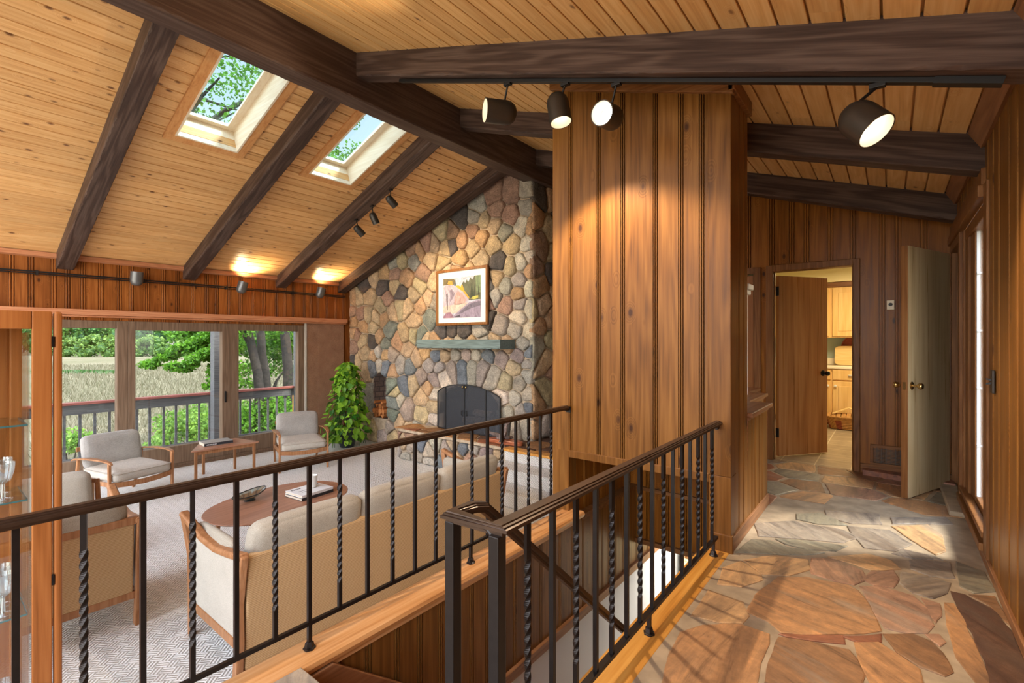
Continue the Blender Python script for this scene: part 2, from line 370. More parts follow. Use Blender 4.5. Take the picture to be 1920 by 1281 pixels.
def m_woven():
    t = NT('tan_woven_upholstery'); co = t.coord(); x = t.n('SeparateXYZ', None, Vector=co)
    h1 = t.math('SINE', t.math('MULTIPLY', x.outputs[2], 620.0)); h2 = t.math('SINE', t.math('MULTIPLY', t.math('ADD', x.outputs[0], x.outputs[1]), 420.0))
    nz = t.n('TexNoise', None, Vector=t.vmath('MULTIPLY', co, (1, 1, 3)), Scale=120.0, Detail=3.0).outputs[0]
    f = t.math('ADD', t.math('MULTIPLY_ADD', h1, 0.22, 0.25), t.math('MULTIPLY_ADD', t.math('MULTIPLY', h1, h2), 0.1, t.math('MULTIPLY', nz, 0.5)))
    t.bsdf(Base_Color=t.ramp(f, [(0.15, srgb(156,123,85)), (0.5, srgb(180,146,105)), (0.85, srgb(198,166,126))]), Roughness=0.9, Specular_IOR_Level=0.15, Normal=t.bump(f, 0.5, 0.004)); return t.mat
M['panelfab'] = m_woven()

def m_carpet():
    t = NT('lattice_carpet'); co = t.coord(); x = t.n('SeparateXYZ', None, Vector=co)
    u = t.math('ADD', x.outputs[0], t.math('ADD', x.outputs[1], x.outputs[2])); v = t.math('SUBTRACT', x.outputs[0], t.math('SUBTRACT', x.outputs[1], x.outputs[2]))
    cell = 0.085
    par = t.math('MODULO', t.math('ABSOLUTE', t.math('ADD', t.math('FLOOR', t.math('DIVIDE', u, cell)), t.math('FLOOR', t.math('DIVIDE', v, cell)))), 2.0)
    k = 2*PI/cell*3
    s1 = t.math('SINE', t.math('MULTIPLY', u, k)); s2 = t.math('SINE', t.math('MULTIPLY', v, k))
    pat = t.math('MULTIPLY_ADD', t.math('ADD', t.math('MULTIPLY', s1, par), t.math('MULTIPLY', s2, t.math('SUBTRACT', 1.0, par))), 0.5, 0.5)
    nz = t.n('TexNoise', None, Vector=co, Scale=260.0, Detail=2.0).outputs[0]
    h = t.math('ADD', t.math('MULTIPLY', pat, 0.8), t.math('MULTIPLY', nz, 0.5))
    t.bsdf(Base_Color=t.ramp(h, [(0.1, srgb(192,184,174)), (0.6, srgb(224,218,210)), (1.1, srgb(240,235,229))]), Roughness=0.95, Specular_IOR_Level=0.1, Sheen_Weight=0.1, Normal=t.bump(h, 0.7, 0.012))
    return t.mat
M['carpet'] = m_carpet()

def m_stone(name, rough, bscale, bstr, streak=False, spec=0.4):
    t = NT(name); co = t.coord()
    c0 = t.n('Attribute', {'attribute_name': 'tint'}).outputs['Color']
    bid = t.n('Attribute', {'attribute_name': 'bid'}).outputs['Fac']
    off = t.n('CombineXYZ', None, X=t.math('MULTIPLY', bid, 31.0), Y=t.math('MULTIPLY', bid, 17.0), Z=t.math('MULTIPLY', bid, 9.0)).outputs[0]
    p = t.vmath('ADD', co, off)
    if streak:
        rt = t.n('VectorRotate', {'rotation_type': 'Z_AXIS'}, Vector=p, Angle=t.math('MULTIPLY', bid, 2.2)).outputs[0]
        p2 = t.vmath('MULTIPLY', rt, (1.5, 8.0, 4.0))
        n1 = t.n('TexNoise', None, Vector=p2, Scale=1.6, Detail=8.0, Roughness=0.68, Distortion=1.2).outputs[0]
        n2 = t.n('TexNoise', None, Vector=p2, Scale=0.6, Detail=4.0, Distortion=0.6).outputs[0]
        n3 = t.n('TexNoise', None, Vector=p, Scale=26.0, Detail=6.0, Roughness=0.7).outputs[0]
        c = t.mix(1.0, c0, t.ramp(n1, [(0.30, (0.4, 0.4, 0.43, 1)), (0.43, (0.84, 0.84, 0.87, 1)), (0.56, (1.06, 1.05, 1.03, 1)), (0.70, (1.45, 1.38, 1.27, 1))]), 'MULTIPLY')
        c = t.mix(1.0, c, t.ramp(n3, [(0.3, 0.78), (0.7, 1.2)]), 'MULTIPLY')
        c = t.mix(t.ramp(n2, [(0.55, 0.0), (0.66, 0.6)]), c, srgb(96,78,66))
        c = t.mix(t.ramp(n2, [(0.30, 0.5), (0.42, 0.0)]), c, srgb(158,150,136))
        n1 = t.math('ADD', n1, t.math('MULTIPLY', n3, 0.5))
        h = n1
    else:
        n1 = t.n('TexNoise', None, Vector=p, Scale=bscale, Detail=6.0, Roughness=0.7).outputs[0]
        n2 = t.n('TexNoise', None, Vector=p, Scale=7.0, Detail=4.0).outputs[0]
        sp = t.n('TexNoise', None, Vector=p, Scale=120.0, Detail=2.0).outputs[0]
        c = t.mix(1.0, c0, t.ramp(n2, [(0.3, (0.72, 0.72, 0.72, 1)), (0.7, (1.22, 1.18, 1.12, 1))]), 'MULTIPLY')
        c = t.mix(1.0, c, t.ramp(n1, [(0.3, 0.66), (0.7, 1.24)]), 'MULTIPLY')
        c = t.mix(1.0, c, t.ramp(sp, [(0.3, 0.6), (0.65, 1.2)]), 'MULTIPLY')
        h = t.math('ADD', n1, t.math('MULTIPLY', n2, 0.8))
    t.bsdf(Base_Color=c, Roughness=rough, Specular_IOR_Level=spec, Normal=t.bump(h, bstr, 0.02)); return t.mat
M['stone'] = m_stone('fieldstone', 0.88, 34, 1.0, spec=0.2)
M['flag'] = m_stone('flagstone', 0.42, 10, 0.22, True, 0.5)

def m_niche():
    t = NT('niche_brick'); co = t.coord(); x = t.n('SeparateXYZ', None, Vector=co)
    v = t.n('CombineXYZ', None, X=t.math('ADD', x.outputs[0], x.outputs[1]), Y=x.outputs[2], Z=0.0).outputs[0]
    br = t.n('TexBrick', None, Vector=v, Color1=srgb(134,112,100), Color2=srgb(112,94,86), Mortar=srgb(82,72,66), Scale=1.0, Mortar_Size=0.008, Brick_Width=0.19, Row_Height=0.10)
    nz = t.n('TexNoise', None, Vector=co, Scale=24.0, Detail=5.0).outputs[0]
    t.bsdf(Base_Color=t.mix(1.0, br.outputs[0], t.ramp(nz, [(0.3, 0.75), (0.7, 1.2)]), 'MULTIPLY'), Roughness=0.95, Normal=t.bump(t.math('SUBTRACT', nz, br.outputs[1]), 0.6, 0.015)); return t.mat
M['niche'] = m_niche()

def m_screen():
    t = NT('fire_screen_mesh'); co = t.coord()
    p = t.n('SeparateXYZ', None, Vector=co)
    tr = t.n('BsdfTransparent'); pb = t.n('BsdfPrincipled', None, Base_Color=srgb(52,54,60), Roughness=0.55, Metallic=0.3)
    mx = t.n('MixShader', None, i0=0.82, i1=tr.outputs[0], i2=pb.outputs[0])
    t.t.links.new(mx.outputs[0], t.out.inputs[0]); return t.mat
M['screen_mesh'] = m_screen()

def m_tile():
    t = NT('kitchen_vinyl_tile'); co = t.coord()
    br = t.n('TexBrick', {'offset': 0.0}, Vector=co, Color1=srgb(150,130,104), Color2=srgb(166,146,118), Mortar=srgb(206,190,160), Scale=1.0, Mortar_Size=0.006, Brick_Width=0.31, Row_Height=0.31)
    nz = t.n('TexNoise', None, Vector=co, Scale=9.0, Detail=5.0).outputs[0]
    c = t.mix(1.0, br.outputs[0], t.ramp(nz, [(0.3, 0.8), (0.7, 1.15)]), 'MULTIPLY')
    t.bsdf(Base_Color=c, Roughness=0.4); return t.mat
M['tile'] = m_tile()

def m_field():
    t = NT('tall_dry_grass_ground'); co = t.coord()
    n1 = t.n('TexNoise', None, Vector=t.vmath('MULTIPLY', co, (0.05, 0.02, 1)), Scale=1.0, Detail=6.0, Roughness=0.7).outputs[0]
    n2 = t.n('TexNoise', None, Vector=t.vmath('MULTIPLY', co, (2.2, 0.9, 1)), Scale=1.0, Detail=5.0, Roughness=0.75).outputs[0]
    f = t.math('ADD', t.math('MULTIPLY', n1, 0.55), t.math('MULTIPLY', n2, 0.5))
    c = t.ramp(f, [(0.34, srgb(84,90,60)), (0.5, srgb(116,112,90)), (0.62, srgb(134,127,108)), (0.75, srgb(144,137,120))])
    t.bsdf(Base_Color=c, Roughness=1.0, Specular_IOR_Level=0.05); return t.mat
M['field'] = m_field()

def m_art():
    t = NT('watercolour_paint'); co = t.coord()
    c0 = t.n('Attribute', {'attribute_name': 'tint'}).outputs['Color']
    n = t.n('TexNoise', None, Vector=t.vmath('MULTIPLY', co, (9, 9, 5)), Scale=2.0, Detail=6.0, Roughness=0.65, Distortion=1.2).outputs[0]
    t.bsdf(Base_Color=t.mix(1.0, c0, t.ramp(n, [(0.3, (0.45, 0.44, 0.46, 1)), (0.62, (0.95, 0.93, 0.95, 1))]), 'MULTIPLY'), Roughness=0.6); return t.mat
M['art'] = m_art()

# ================================================================== STRUCTURE
BEAD = [(-.019,0),(-.0188,-.016),(-.0142,-.016),(-.014,-.001),(-.012,.002),(-.006,.002),(-.0042,-.001),(-.004,-.016),(.0008,-.016),(.001,-.001),(.003,.002),(.009,.002),(.0108,-.001),(.011,-.016),(.0155,-.016),(.0157,0),(.019,0)]
def panel_wall(name, mat, p0, d, L, zb, zt, n, seams=None, holes=(), seed=0, wmin=.1, wmax=.2, bs=1.0):
    """vertical random-width boards with beaded joints as one mesh; holes are (s0, s1, zlow, zhigh)"""
    rnd = random.Random(seed)
    if seams is None:
        seams = []; s = rnd.uniform(.04, wmax)
        while s < L-.03: seams.append(s); s += rnd.uniform(wmin, wmax)
    prof = [(0.0, 0.0, rnd.random()+.01)]
    for c in seams:
        bb = rnd.random()+.01
        for (o, dp) in BEAD: prof.append((c+o*bs, dp, bb if o < .0187 else rnd.random()+.01))
    prof.append((L, 0.0, 0.5))
    brk = sorted({round(q, 5) for h in holes for q in h[:2] if 0 < q < L})
    out = []
    for i, a in enumerate(prof[:-1]):
        b = prof[i+1]; out.append(a)
        for q in brk:
            if a[0]+1e-4 < q < b[0]-1e-4: out.append((q, a[1]+(b[1]-a[1])*(q-a[0])/(b[0]-a[0]), a[2]))
    out.append(prof[-1]); out.sort(key=lambda t: t[0])
    mb = MB(); zf = zt if callable(zt) else (lambda s: zt); zg = zb if callable(zb) else (lambda s: zb)
    def P(s, dp, z): return (p0[0]+d[0]*s+n[0]*dp, p0[1]+d[1]*s+n[1]*dp, z)
    for a, b in zip(out[:-1], out[1:]):
        if b[0]-a[0] < 1e-6: continue
        mid = (a[0]+b[0])/2; iv = [(zg, zf)]
        for h in holes:
            if h[0] < mid < h[1]:
                nv = []
                for lo, hi in iv:
                    l, u = lo(mid), hi(mid)
                    if h[2] <= l and h[3] >= u: continue
                    if h[2] > l: nv.append((lo, (lambda s, v=h[2]: v)))
                    if h[3] < u: nv.append(((lambda s, v=h[3]: v), hi))
                iv = nv
        for lo, hi in iv:
            mb.add([P(a[0],a[1],lo(a[0])), P(b[0],b[1],lo(b[0])), P(b[0],b[1],hi(b[0])), P(a[0],a[1],hi(a[0]))], [(0,1,2,3)], bid=a[2])
    return mb.build(name, mat)

# ---- ceilings: tongue and groove boards running along y
def plank_ceiling(name, mat, x0, x1, zf, y0, y1, pitch, holes, seed):
    rnd = random.Random(seed); mb = MB(); n = max(1, round((x1-x0)/pitch)); w = (x1-x0)/n; g = .010
    xs = sorted({x0+i*w for i in range(n+1)} | {h[0] for h in holes} | {h[1] for h in holes})
    for xa, xb in zip(xs[:-1], xs[1:]):
        if xb-xa < 1e-4: continue
        mid = (xa+xb)/2; iv = [(y0, y1)]
        for h in holes:
            if h[0] < mid < h[1]:
                iv = [q for a, b in iv for q in ((a, min(b, h[2])), (max(a, h[3]), b)) if q[1]-q[0] > 1e-4]
        for a, b in iv:
            cuts = [a]; t = a+rnd.uniform(.8, 4)
            while t < b-.3: cuts.append(t); t += rnd.uniform(2.2, 4.2)
            cuts.append(b)
            for ya, yb in zip(cuts[:-1], cuts[1:]):
                bid = rnd.random()+.01
                pr = [(xa+.0046, .03), (xa+.005, .003), (xa+.008, 0), (xb-.008, 0), (xb-.005, .003), (xb-.0046, .03)]
                for (p, u), (q, v) in zip(pr[:-1], pr[1:]):
                    mb.add([(p, ya, zf(p)+u), (q, ya, zf(q)+v), (q, yb, zf(q)+v), (p, yb, zf(p)+u)], [(0,1,2,3)], bid=bid)
    k = (zf(1.0)-zf(0.0))*.19                                    # roof deck above the boards, cut square to the slope
    xs = sorted({x0, x1} | {h[0] for h in holes} | {h[1] for h in holes})
    for xa, xb in zip(xs[:-1], xs[1:]):
        mid = (xa+xb)/2; iv = [(y0, y1)]
        for h in holes:
            if h[0] < mid < h[1]: iv = [q for a, b in iv for q in ((a, min(b, h[2])), (max(a, h[3]), b)) if q[1]-q[0] > 1e-4]
        for a, b in iv:
            mb.hexa([(xa,a,zf(xa)+.03),(xb,a,zf(xb)+.03),(xb,b,zf(xb)+.03),(xa,b,zf(xa)+.03),(xa-k,a,zf(xa)+.2),(xb-k,a,zf(xb)+.2),(xb-k,b,zf(xb)+.2),(xa-k,b,zf(xa)+.2)], bid=.5)
    return mb.build(name, mat)
SKY = [(-5.665, -4.40, 1.68, 2.247), (-5.665, -4.40, 3.10, 3.66)]      # skylight openings x0 x1 y0 y1
struct(plank_ceiling('ceiling_living', M['ceil'], -8.7, -4.03, ceilL, -1.2, 5.75, .122, SKY, 1), 'knotty pine board ceiling sloping down to the window wall', 'ceiling')
struct(plank_ceiling('ceiling_hall', M['ceil_r'], -3.93, .62, ceilR, -1.2, 6.8, .13, [], 2), 'knotty pine board ceiling sloping down to the right wall of the hall', 'ceiling')

# ---- beams
def scallop_bar(mb, a, b, w, h, up, seed, step=.055):
    """rough-sawn beam: lower edges nicked in irregular scallops"""
    rnd = random.Random(seed); a = Vector(a); b = Vector(b); d = (b-a); L = d.length; d.normalize()
    u = Vector(up); x = d.cross(u).normalized(); y = x.cross(d)
    n = max(2, int(L/step)); vs = []; fs = []
    for i in range(n+1):
        p = a+d*(L*i/n); j = rnd.uniform(0.002, .014) if i % 2 else rnd.uniform(0, .003); k = rnd.uniform(0.002, .014) if i % 2 else rnd.uniform(0, .003)
        for (q, r) in ((-w/2, h/2), (-w/2, -h/2+.004+j), (-w/2+.004+j*.8, -h/2), (w/2-.004-k*.8, -h/2), (w/2, -h/2+.004+k), (w/2, h/2)): vs.append(p+x*q+y*r)
    m = 6
    for i in range(n):
        for j in range(m): fs.append((i*m+j, i*m+(j+1) % m, (i+1)*m+(j+1) % m, (i+1)*m+j))
    fs += [tuple(range(m))[::-1], tuple(n*m+j for j in range(m))]
    return mb.add(vs, fs, bid=rnd.random())
def beam_obj(name, mat, a, b, w, h, seed):
    a = Vector(a); b = Vector(b); d = b-a; mb = MB(); scallop_bar(mb, (0, 0, 0), (d.length, 0, 0), w, h, (0,0,1), seed)
    o = mb.build(name, mat); x = d.normalized(); y = Vector((0,0,1)).cross(x).normalized(); z = x.cross(y)
    m = Matrix((x, y, z)).transposed().to_4x4(); m.translation = a; o.matrix_world = m
    return o
mb = MB(); scallop_bar(mb, (-3.98, -1.2, 3.775), (-3.98, 6.3, 3.775), .205, .49, (0,0,1), 5)
struct(mb.build('beam_ridge', M['ridge']), 'massive dark ridge beam running the length of the house', 'beam')
LR = [(1.30, 1.36, 'dark sloping rafter left of the larger skylight, nearest the camera'), (2.68, 2.78, 'dark sloping rafter between the two skylights'),
      (4.03, 4.20, 'dark sloping rafter carrying three small spotlights'), (5.32, 5.40, 'dark sloping rafter lying against the stone chimney wall')]
for i, (ya, yb, lb) in enumerate(LR):
    w = .175
    struct(beam_obj('beam_rafter_left', M['beam'], (-4.06, ya-w/2, ceilL(-4.06)-.085), (-8.62, yb-w/2, ceilL(-8.62)-.085), w, .20, 20+i), lb, 'beam')
RB = [(2.57, 'dark hall beam carrying the long lighting track'), (3.93, 'second dark hall beam, just behind the lit pine block'), (5.42, 'dark hall beam in front of the kitchen wall')]
for i, (y, lb) in enumerate(RB):
    struct(beam_obj('beam_hall', M['beam'], (-3.90, y+.075, ceilR(-3.90)-.10), (.62, y+.075, ceilR(.62)-.10), .15, .22, 40+i), lb, 'beam')

# ---- hall floor: irregular flagstones on grout
def clip(poly, px_, py_, nx, ny):
    out = []; n = len(poly)
    for i in range(n):
        a = poly[i]; b = poly[(i+1) % n]
        da = (a[0]-px_)*nx+(a[1]-py_)*ny; db = (b[0]-px_)*nx+(b[1]-py_)*ny
        if da <= 0: out.append(a)
        if da*db < 0:
            t = da/(da-db); out.append((a[0]+(b[0]-a[0])*t, a[1]+(b[1]-a[1])*t))
    return out
def voronoi(seeds, bounds):
    cells = []
    for i, s in enumerate(seeds):
        c = list(bounds)
        for _, j in sorted(((seeds[j][0]-s[0])**2+(seeds[j][1]-s[1])**2, j) for j in range(len(seeds)) if j != i)[:26]:
            q = seeds[j]; c = clip(c, (s[0]+q[0])/2, (s[1]+q[1])/2, q[0]-s[0], q[1]-s[1])
            if len(c) < 3: break
        cells.append(c)
    return cells
def inside(p, poly):
    r = False; j = len(poly)-1
    for i in range(len(poly)):
        if (poly[i][1] > p[1]) != (poly[j][1] > p[1]) and p[0] < (poly[j][0]-poly[i][0])*(p[1]-poly[i][1])/(poly[j][1]-poly[i][1]+1e-12)+poly[i][0]: r = not r
        j = i
    return r
def area(p): return .5*sum(p[i][0]*p[(i+1) % len(p)][1]-p[(i+1) % len(p)][0]*p[i][1] for i in range(len(p)))
def cent(p): return (sum(q[0] for q in p)/len(p), sum(q[1] for q in p)/len(p))
def inset(p, g):
    """move each edge of a convex polygon inwards"""
    if area(p) < 0: p = p[::-1]
    out = list(p); n = len(p)
    for i in range(n):
        a = p[i]; b = p[(i+1) % n]; dx, dy = b[0]-a[0], b[1]-a[1]; l = math.hypot(dx, dy)
        if l < 1e-6: continue
        nx, ny = dy/l, -dx/l
        out = clip(out, a[0]-nx*g, a[1]-ny*g, nx, ny)
        if len(out) < 3: return []
    return out
def chaikin(p, k, t=.25):
    for _ in range(k):
        q = []
        for i in range(len(p)):
            a = p[i]; b = p[(i+1) % len(p)]
            q += [(a[0]+(b[0]-a[0])*t, a[1]+(b[1]-a[1])*t), (a[0]+(b[0]-a[0])*(1-t), a[1]+(b[1]-a[1])*(1-t))]
        p = q
    return p
def wobble(p, amp, seed, fr=9.0):
    out = []
    for x, y in p:
        v = mnoise.noise_vector(Vector((x*fr, y*fr, seed*3.7))); out.append((x+v.x*amp, y+v.y*amp))
    return out
def densify(p, d):
    out = []
    for i in range(len(p)):
        a = p[i]; b = p[(i+1) % len(p)]; l = math.hypot(b[0]-a[0], b[1]-a[1]); n = max(1, int(l/d))
        out += [(a[0]+(b[0]-a[0])*k/n, a[1]+(b[1]-a[1])*k/n) for k in range(n)]
    return out
def flag(mb, poly, z, col, bid, h=.005, seed=0, wob=.012):
    if area(poly) < 0: poly = poly[::-1]
    p = wobble(densify(poly, .045), wob, seed); n = len(p); c = cent(p)
    q = [(c[0]+(x-c[0])*(1-.006/max(.05, math.hypot(x-c[0], y-c[1]))), c[1]+(y-c[1])*(1-.006/max(.05, math.hypot(x-c[0], y-c[1])))) for x, y in p]
    vs = [(x, y, z-.004) for x, y in p]+[(x, y, z+h-.002) for x, y in p]+[(x, y, z+h) for x, y in q]
    fs = [(i, (i+1) % n, n+(i+1) % n, n+i) for i in range(n)]+[(n+i, n+(i+1) % n, 2*n+(i+1) % n, 2*n+i) for i in range(n)]+[tuple(range(2*n, 3*n))]
    mb.add(vs, fs, bid=bid, col=col)
FC = {'o': srgb(180,134,92), 'p': srgb(174,134,108), 'b': srgb(146,108,76), 'd': srgb(98,72,58), 'g': srgb(152,138,122), 'n': srgb(140,132,112), 'r': srgb(150,96,70), 't': srgb(196,156,112)}
FP = [('o', [(545,690),(700,690),(930,735),(985,765),(1060,880),(1105,985),(1000,992),(740,1000),(565,990),(490,930),(370,880),(420,790)]),
      ('b', [(560,1032),(700,1050),(920,1095),(970,1150),(1005,1230),(990,1300),(460,1300),(480,1200),(525,1100)]),
      ('p', [(1000,740),(1120,742),(1290,790),(1370,870),(1400,950),(1370,992),(1250,992),(1140,965),(1085,880),(1045,800)]),
      ('b', [(1140,1010),(1300,1010),(1400,1050),(1450,1110),(1505,1210),(1470,1232),(1330,1180),(1225,1110)]),
      ('o', [(975,1062),(1110,1058),(1215,1130),(1320,1205),(1345,1300),(1060,1300),(1015,1180)]),
      ('d', [(1510,770),(1600,790),(1760,880),(1850,1000),(1925,1090),(1990,1300),(1735,1300),(1690,1150),(1645,1020),(1565,900)]),
      ('o', [(1478,835),(1530,838),(1592,950),(1650,1090),(1715,1230),(1725,1300),(1660,1290),(1540,1130),(1505,1000),(1478,900)]),
      ('p', [(730,580),(860,590),(1000,650),(1030,690),(960,722),(850,702),(735,665)]),
      ('t', [(240,640),(330,600),(430,670),(440,700),(330,735),(200,720)]),
      ('o', [(0,1000),(120,960),(330,960),(480,1010),(470,1060),(420,1160),(400,1300),(-120,1300),(-60,1120)]),
      ('t', [(150,760),(330,830),(355,900),(320,935),(210,935),(60,900)]),
      ('t', [(350,590),(520,565),(700,590),(715,640),(600,672),(450,665)]),
      ('p', [(1060,660),(1180,650),(1210,700),(1180,738),(1080,725),(1030,700)]),
      ('g', [(1240,660),(1400,690),(1500,720),(1470,770),(1400,800),(1300,770),(1235,720)]),
      ('p', [(1350,810),(1440,840),(1450,900),(1420,940),(1390,880)]), ('p', [(1370,1010),(1440,1010),(1470,1050),(1440,1070),(1400,1040)]),
      ('r', [(910,1020),(1110,1008),(1105,1045),(990,1050)]), ('r', [(560,1010),(890,1016),(900,1060),(760,1045),(600,1024)]),
      ('n', [(1540,600),(1690,660),(1760,760),(1640,770),(1560,730)]), ('b', [(1620,790),(1760,800),(1870,960),(1800,920),(1720,840)]),
      ('t', [(820,570),(1040,555),(1170,590),(1220,640),(1060,645),(960,610)]), ('g', [(1270,590),(1500,600),(1530,690),(1400,680),(1290,640)]),
      ('n', [(520,470),(700,480),(920,510),(860,540),(700,530),(580,500)]), ('n', [(390,470),(500,480),(600,520),(800,548),(700,560),(500,555),(300,545)]),
      ('g', [(400,380),(620,370),(900,420),(1000,460),(900,490),(640,470),(430,455)]), ('g', [(930,400),(1160,420),(1290,500),(1200,540),(1020,520),(960,450)]),
      ('t', [(1180,400),(1380,390),(1460,450),(1480,540),(1420,560),(1290,480)]), ('g', [(1240,530),(1420,570),(1460,590),(1290,580),(1180,555)]),
      ('g', [(800,310),(1100,330),(1120,390),(950,385),(820,350)]), ('n', [(640,330),(780,325),(930,395),(760,385),(640,360)]), ('g', [(1170,350),(1480,350),(1520,390),(1180,385)])]
mb = MB()
gm = MB()
def slab(x0, x1, y0, y1): gm.box(x0, x1, y0, y1, -.09, -.003)
slab(-.77, .62, .9, 4.2); slab(-1.83, .62, -1.2, .9); slab(-2.6, .62, 4.2, YK+.02)
traced = []
for i, (c, pts) in enumerate(FP):
    w = []
    for x, y in pts:
        q = atz(1280+x/3, 854+y/3, 0); w.append((max(-.755, min(.425, q.x)), q.y))
    cw = cent(w); w = [(max(-.755, min(.425, cw[0]+(x-cw[0])*(1+(.014 if i < 20 else .004)/max(.08, math.hypot(x-cw[0], y-cw[1]))))), cw[1]+(y-cw[1])*(1+(.014 if i < 20 else .004)/max(.08, math.hypot(x-cw[0], y-cw[1])))) for x, y in w]
    traced.append(w); flag(mb, w, -.003+i*.00005, FC[c], .1+i*.07, seed=i, wob=.009)
rnd = random.Random(77); fs_ = []
for x0, x1, y0, y1, st in ((-.76, .43, 1.2, 4.2, .3), (-2.5, .43, 4.2, 5.8, .36), (-1.82, .43, -1.1, .93, .45)):
    cand = []; tries = 0
    while tries < 1500:
        tries += 1; p = (rnd.uniform(x0, x1), rnd.uniform(y0, y1))
        if all((p[0]-q[0])**2+((p[1]-q[1])*.9)**2 > (st*.72)**2 for q in cand): cand.append(p)
    for p, c in zip(cand, voronoi(cand, [(x0, y0), (x1, y0), (x1, y1), (x0, y1)])):
        c = inset(c, .014)
        if len(c) < 3 or area(c) < .004: continue
        if y0 > 0:                                              # only where the traced stones leave room
            pts = [cent(c)]+c+[((a[0]+cent(c)[0])/2, (a[1]+cent(c)[1])/2) for a in c]
            if any(inside(q, t) for q in pts for t in traced) or any(inside(q, c) for t in traced for q in t): continue
        flag(mb, c, -.0035, FC[rnd.choice('opbgrtn')], rnd.random(), seed=len(fs_)); fs_.append(1)
for v, f, b, c in ((gm.v, gm.f, gm.b, gm.c),): mb.add(v, f, mi=1)
struct(mb.build('floor', [M['flag'], M['grout']]), 'irregular orange and grey flagstone floor of the hall', 'floor')

# kitchen floor, carpets and lower level
mb = MB(); mb.box(-2.6, 1.4, YK+.02, 9.6, -.09, -.004); struct(mb.build('floor_kitchen', M['tile']), 'beige tile floor of the kitchen beyond the doorway', 'floor')
mb = MB(); mb.box(XW-.05, -1.98, -1.2, YS+.2, ZL-.12, ZL); struct(mb.build('floor_living', M['carpet']), 'pale lattice carpet of the sunken living room', 'floor')
mb = MB(); mb.box(-3.6, 1.2, -1.5, 6.6, -2.75, -2.62); struct(mb.build('floor_lower', M['carpet']), 'pale floor of the lower level seen down the stairs', 'floor')

# ---- window wall: pine above and beside the sliding windows
WY0, WY1, WZ0, WZ1 = -.9, 4.545, ZL, 1.56
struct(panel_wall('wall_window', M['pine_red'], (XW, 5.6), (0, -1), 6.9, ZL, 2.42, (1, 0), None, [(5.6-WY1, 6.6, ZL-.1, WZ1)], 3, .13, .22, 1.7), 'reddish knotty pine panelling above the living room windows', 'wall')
mb = MB(); mb.prism([(XW, -1.2, 2.40), (XW+.045, -1.2, 2.415), (XW+.045, -1.2, 2.36), (XW, -1.2, 2.345)], (0, 6.6, 0))
struct(mb.build('trim_1', M['valance']), 'thin pink-brown moulding where the pine wall meets the sloping ceiling', 'trim')
mb = MB(); mb.box(XW-.02, XW+.14, -1.2, 5.35, 1.625, 1.70); mb.box(XW-.02, XW+.10, -1.2, 5.35, 1.60, 1.625)
struct(mb.build('trim_2', M['valance'], bev=.006), 'long wooden valance shelf above the sliding windows', 'trim')

def framed_window(name, label, y0, y1, z0, z1, st, bot, top, depth=.10, x=XW, handle=False):
    r = thing(name, label, 'window', (x, (y0+y1)/2, z0)); r['kind'] = 'structure'
    f = MB(); f.box(x-depth, x+.015, y0, y0+st[0], z0, z1, bid=.2); f.box(x-depth, x+.015, y1-st[1], y1, z0, z1, bid=.5)
    f.box(x-depth, x+.012, y0+st[0], y1-st[1], z0, z0+bot, bid=.7); f.box(x-depth, x+.012, y0+st[0], y1-st[1], z1-top, z1, bid=.9)
    part(r, 'window_frame', f, M['winframe'], bev=.005)
    g = MB(); g.box(x-.045, x-.039, y0+st[0]-.01, y1-st[1]+.01, z0+bot-.01, z1-top+.01); part(r, 'pane', g, M['glass'])
    if handle:
        h = MB(); h.box(x+.015, x+.035, y1-st[1]+.03, y1-st[1]+.055, .28, .46); part(r, 'handle', h, M['black'], bev=.004)
    return r
framed_window('window_1', 'fixed window pane left of the sliding door, behind the cabinet', -.9, 1.93, ZL+.06, WZ1, (.12, .125), .26, .105)
framed_window('window_2', 'middle sliding glass door with a dark handle', 1.93, 3.30, ZL+.06, WZ1, (.085, .15), .265, .13, handle=True)
framed_window('window_3', 'right glass panel with three tree trunks outside', 3.30, 4.545, ZL+.06, WZ1, (.10, .125), .255, .11)
mb = MB(); mb.box(XW-.12, XW+.03, -1.2, 4.6, ZL, ZL+.06); mb.box(XW-.12, XW+.06, -1.2, 5.3, ZL, ZL+.02)
struct(mb.build('window_sill', M['winframe'], bev=.004), 'low brown track along the foot of the sliding windows', 'sill')

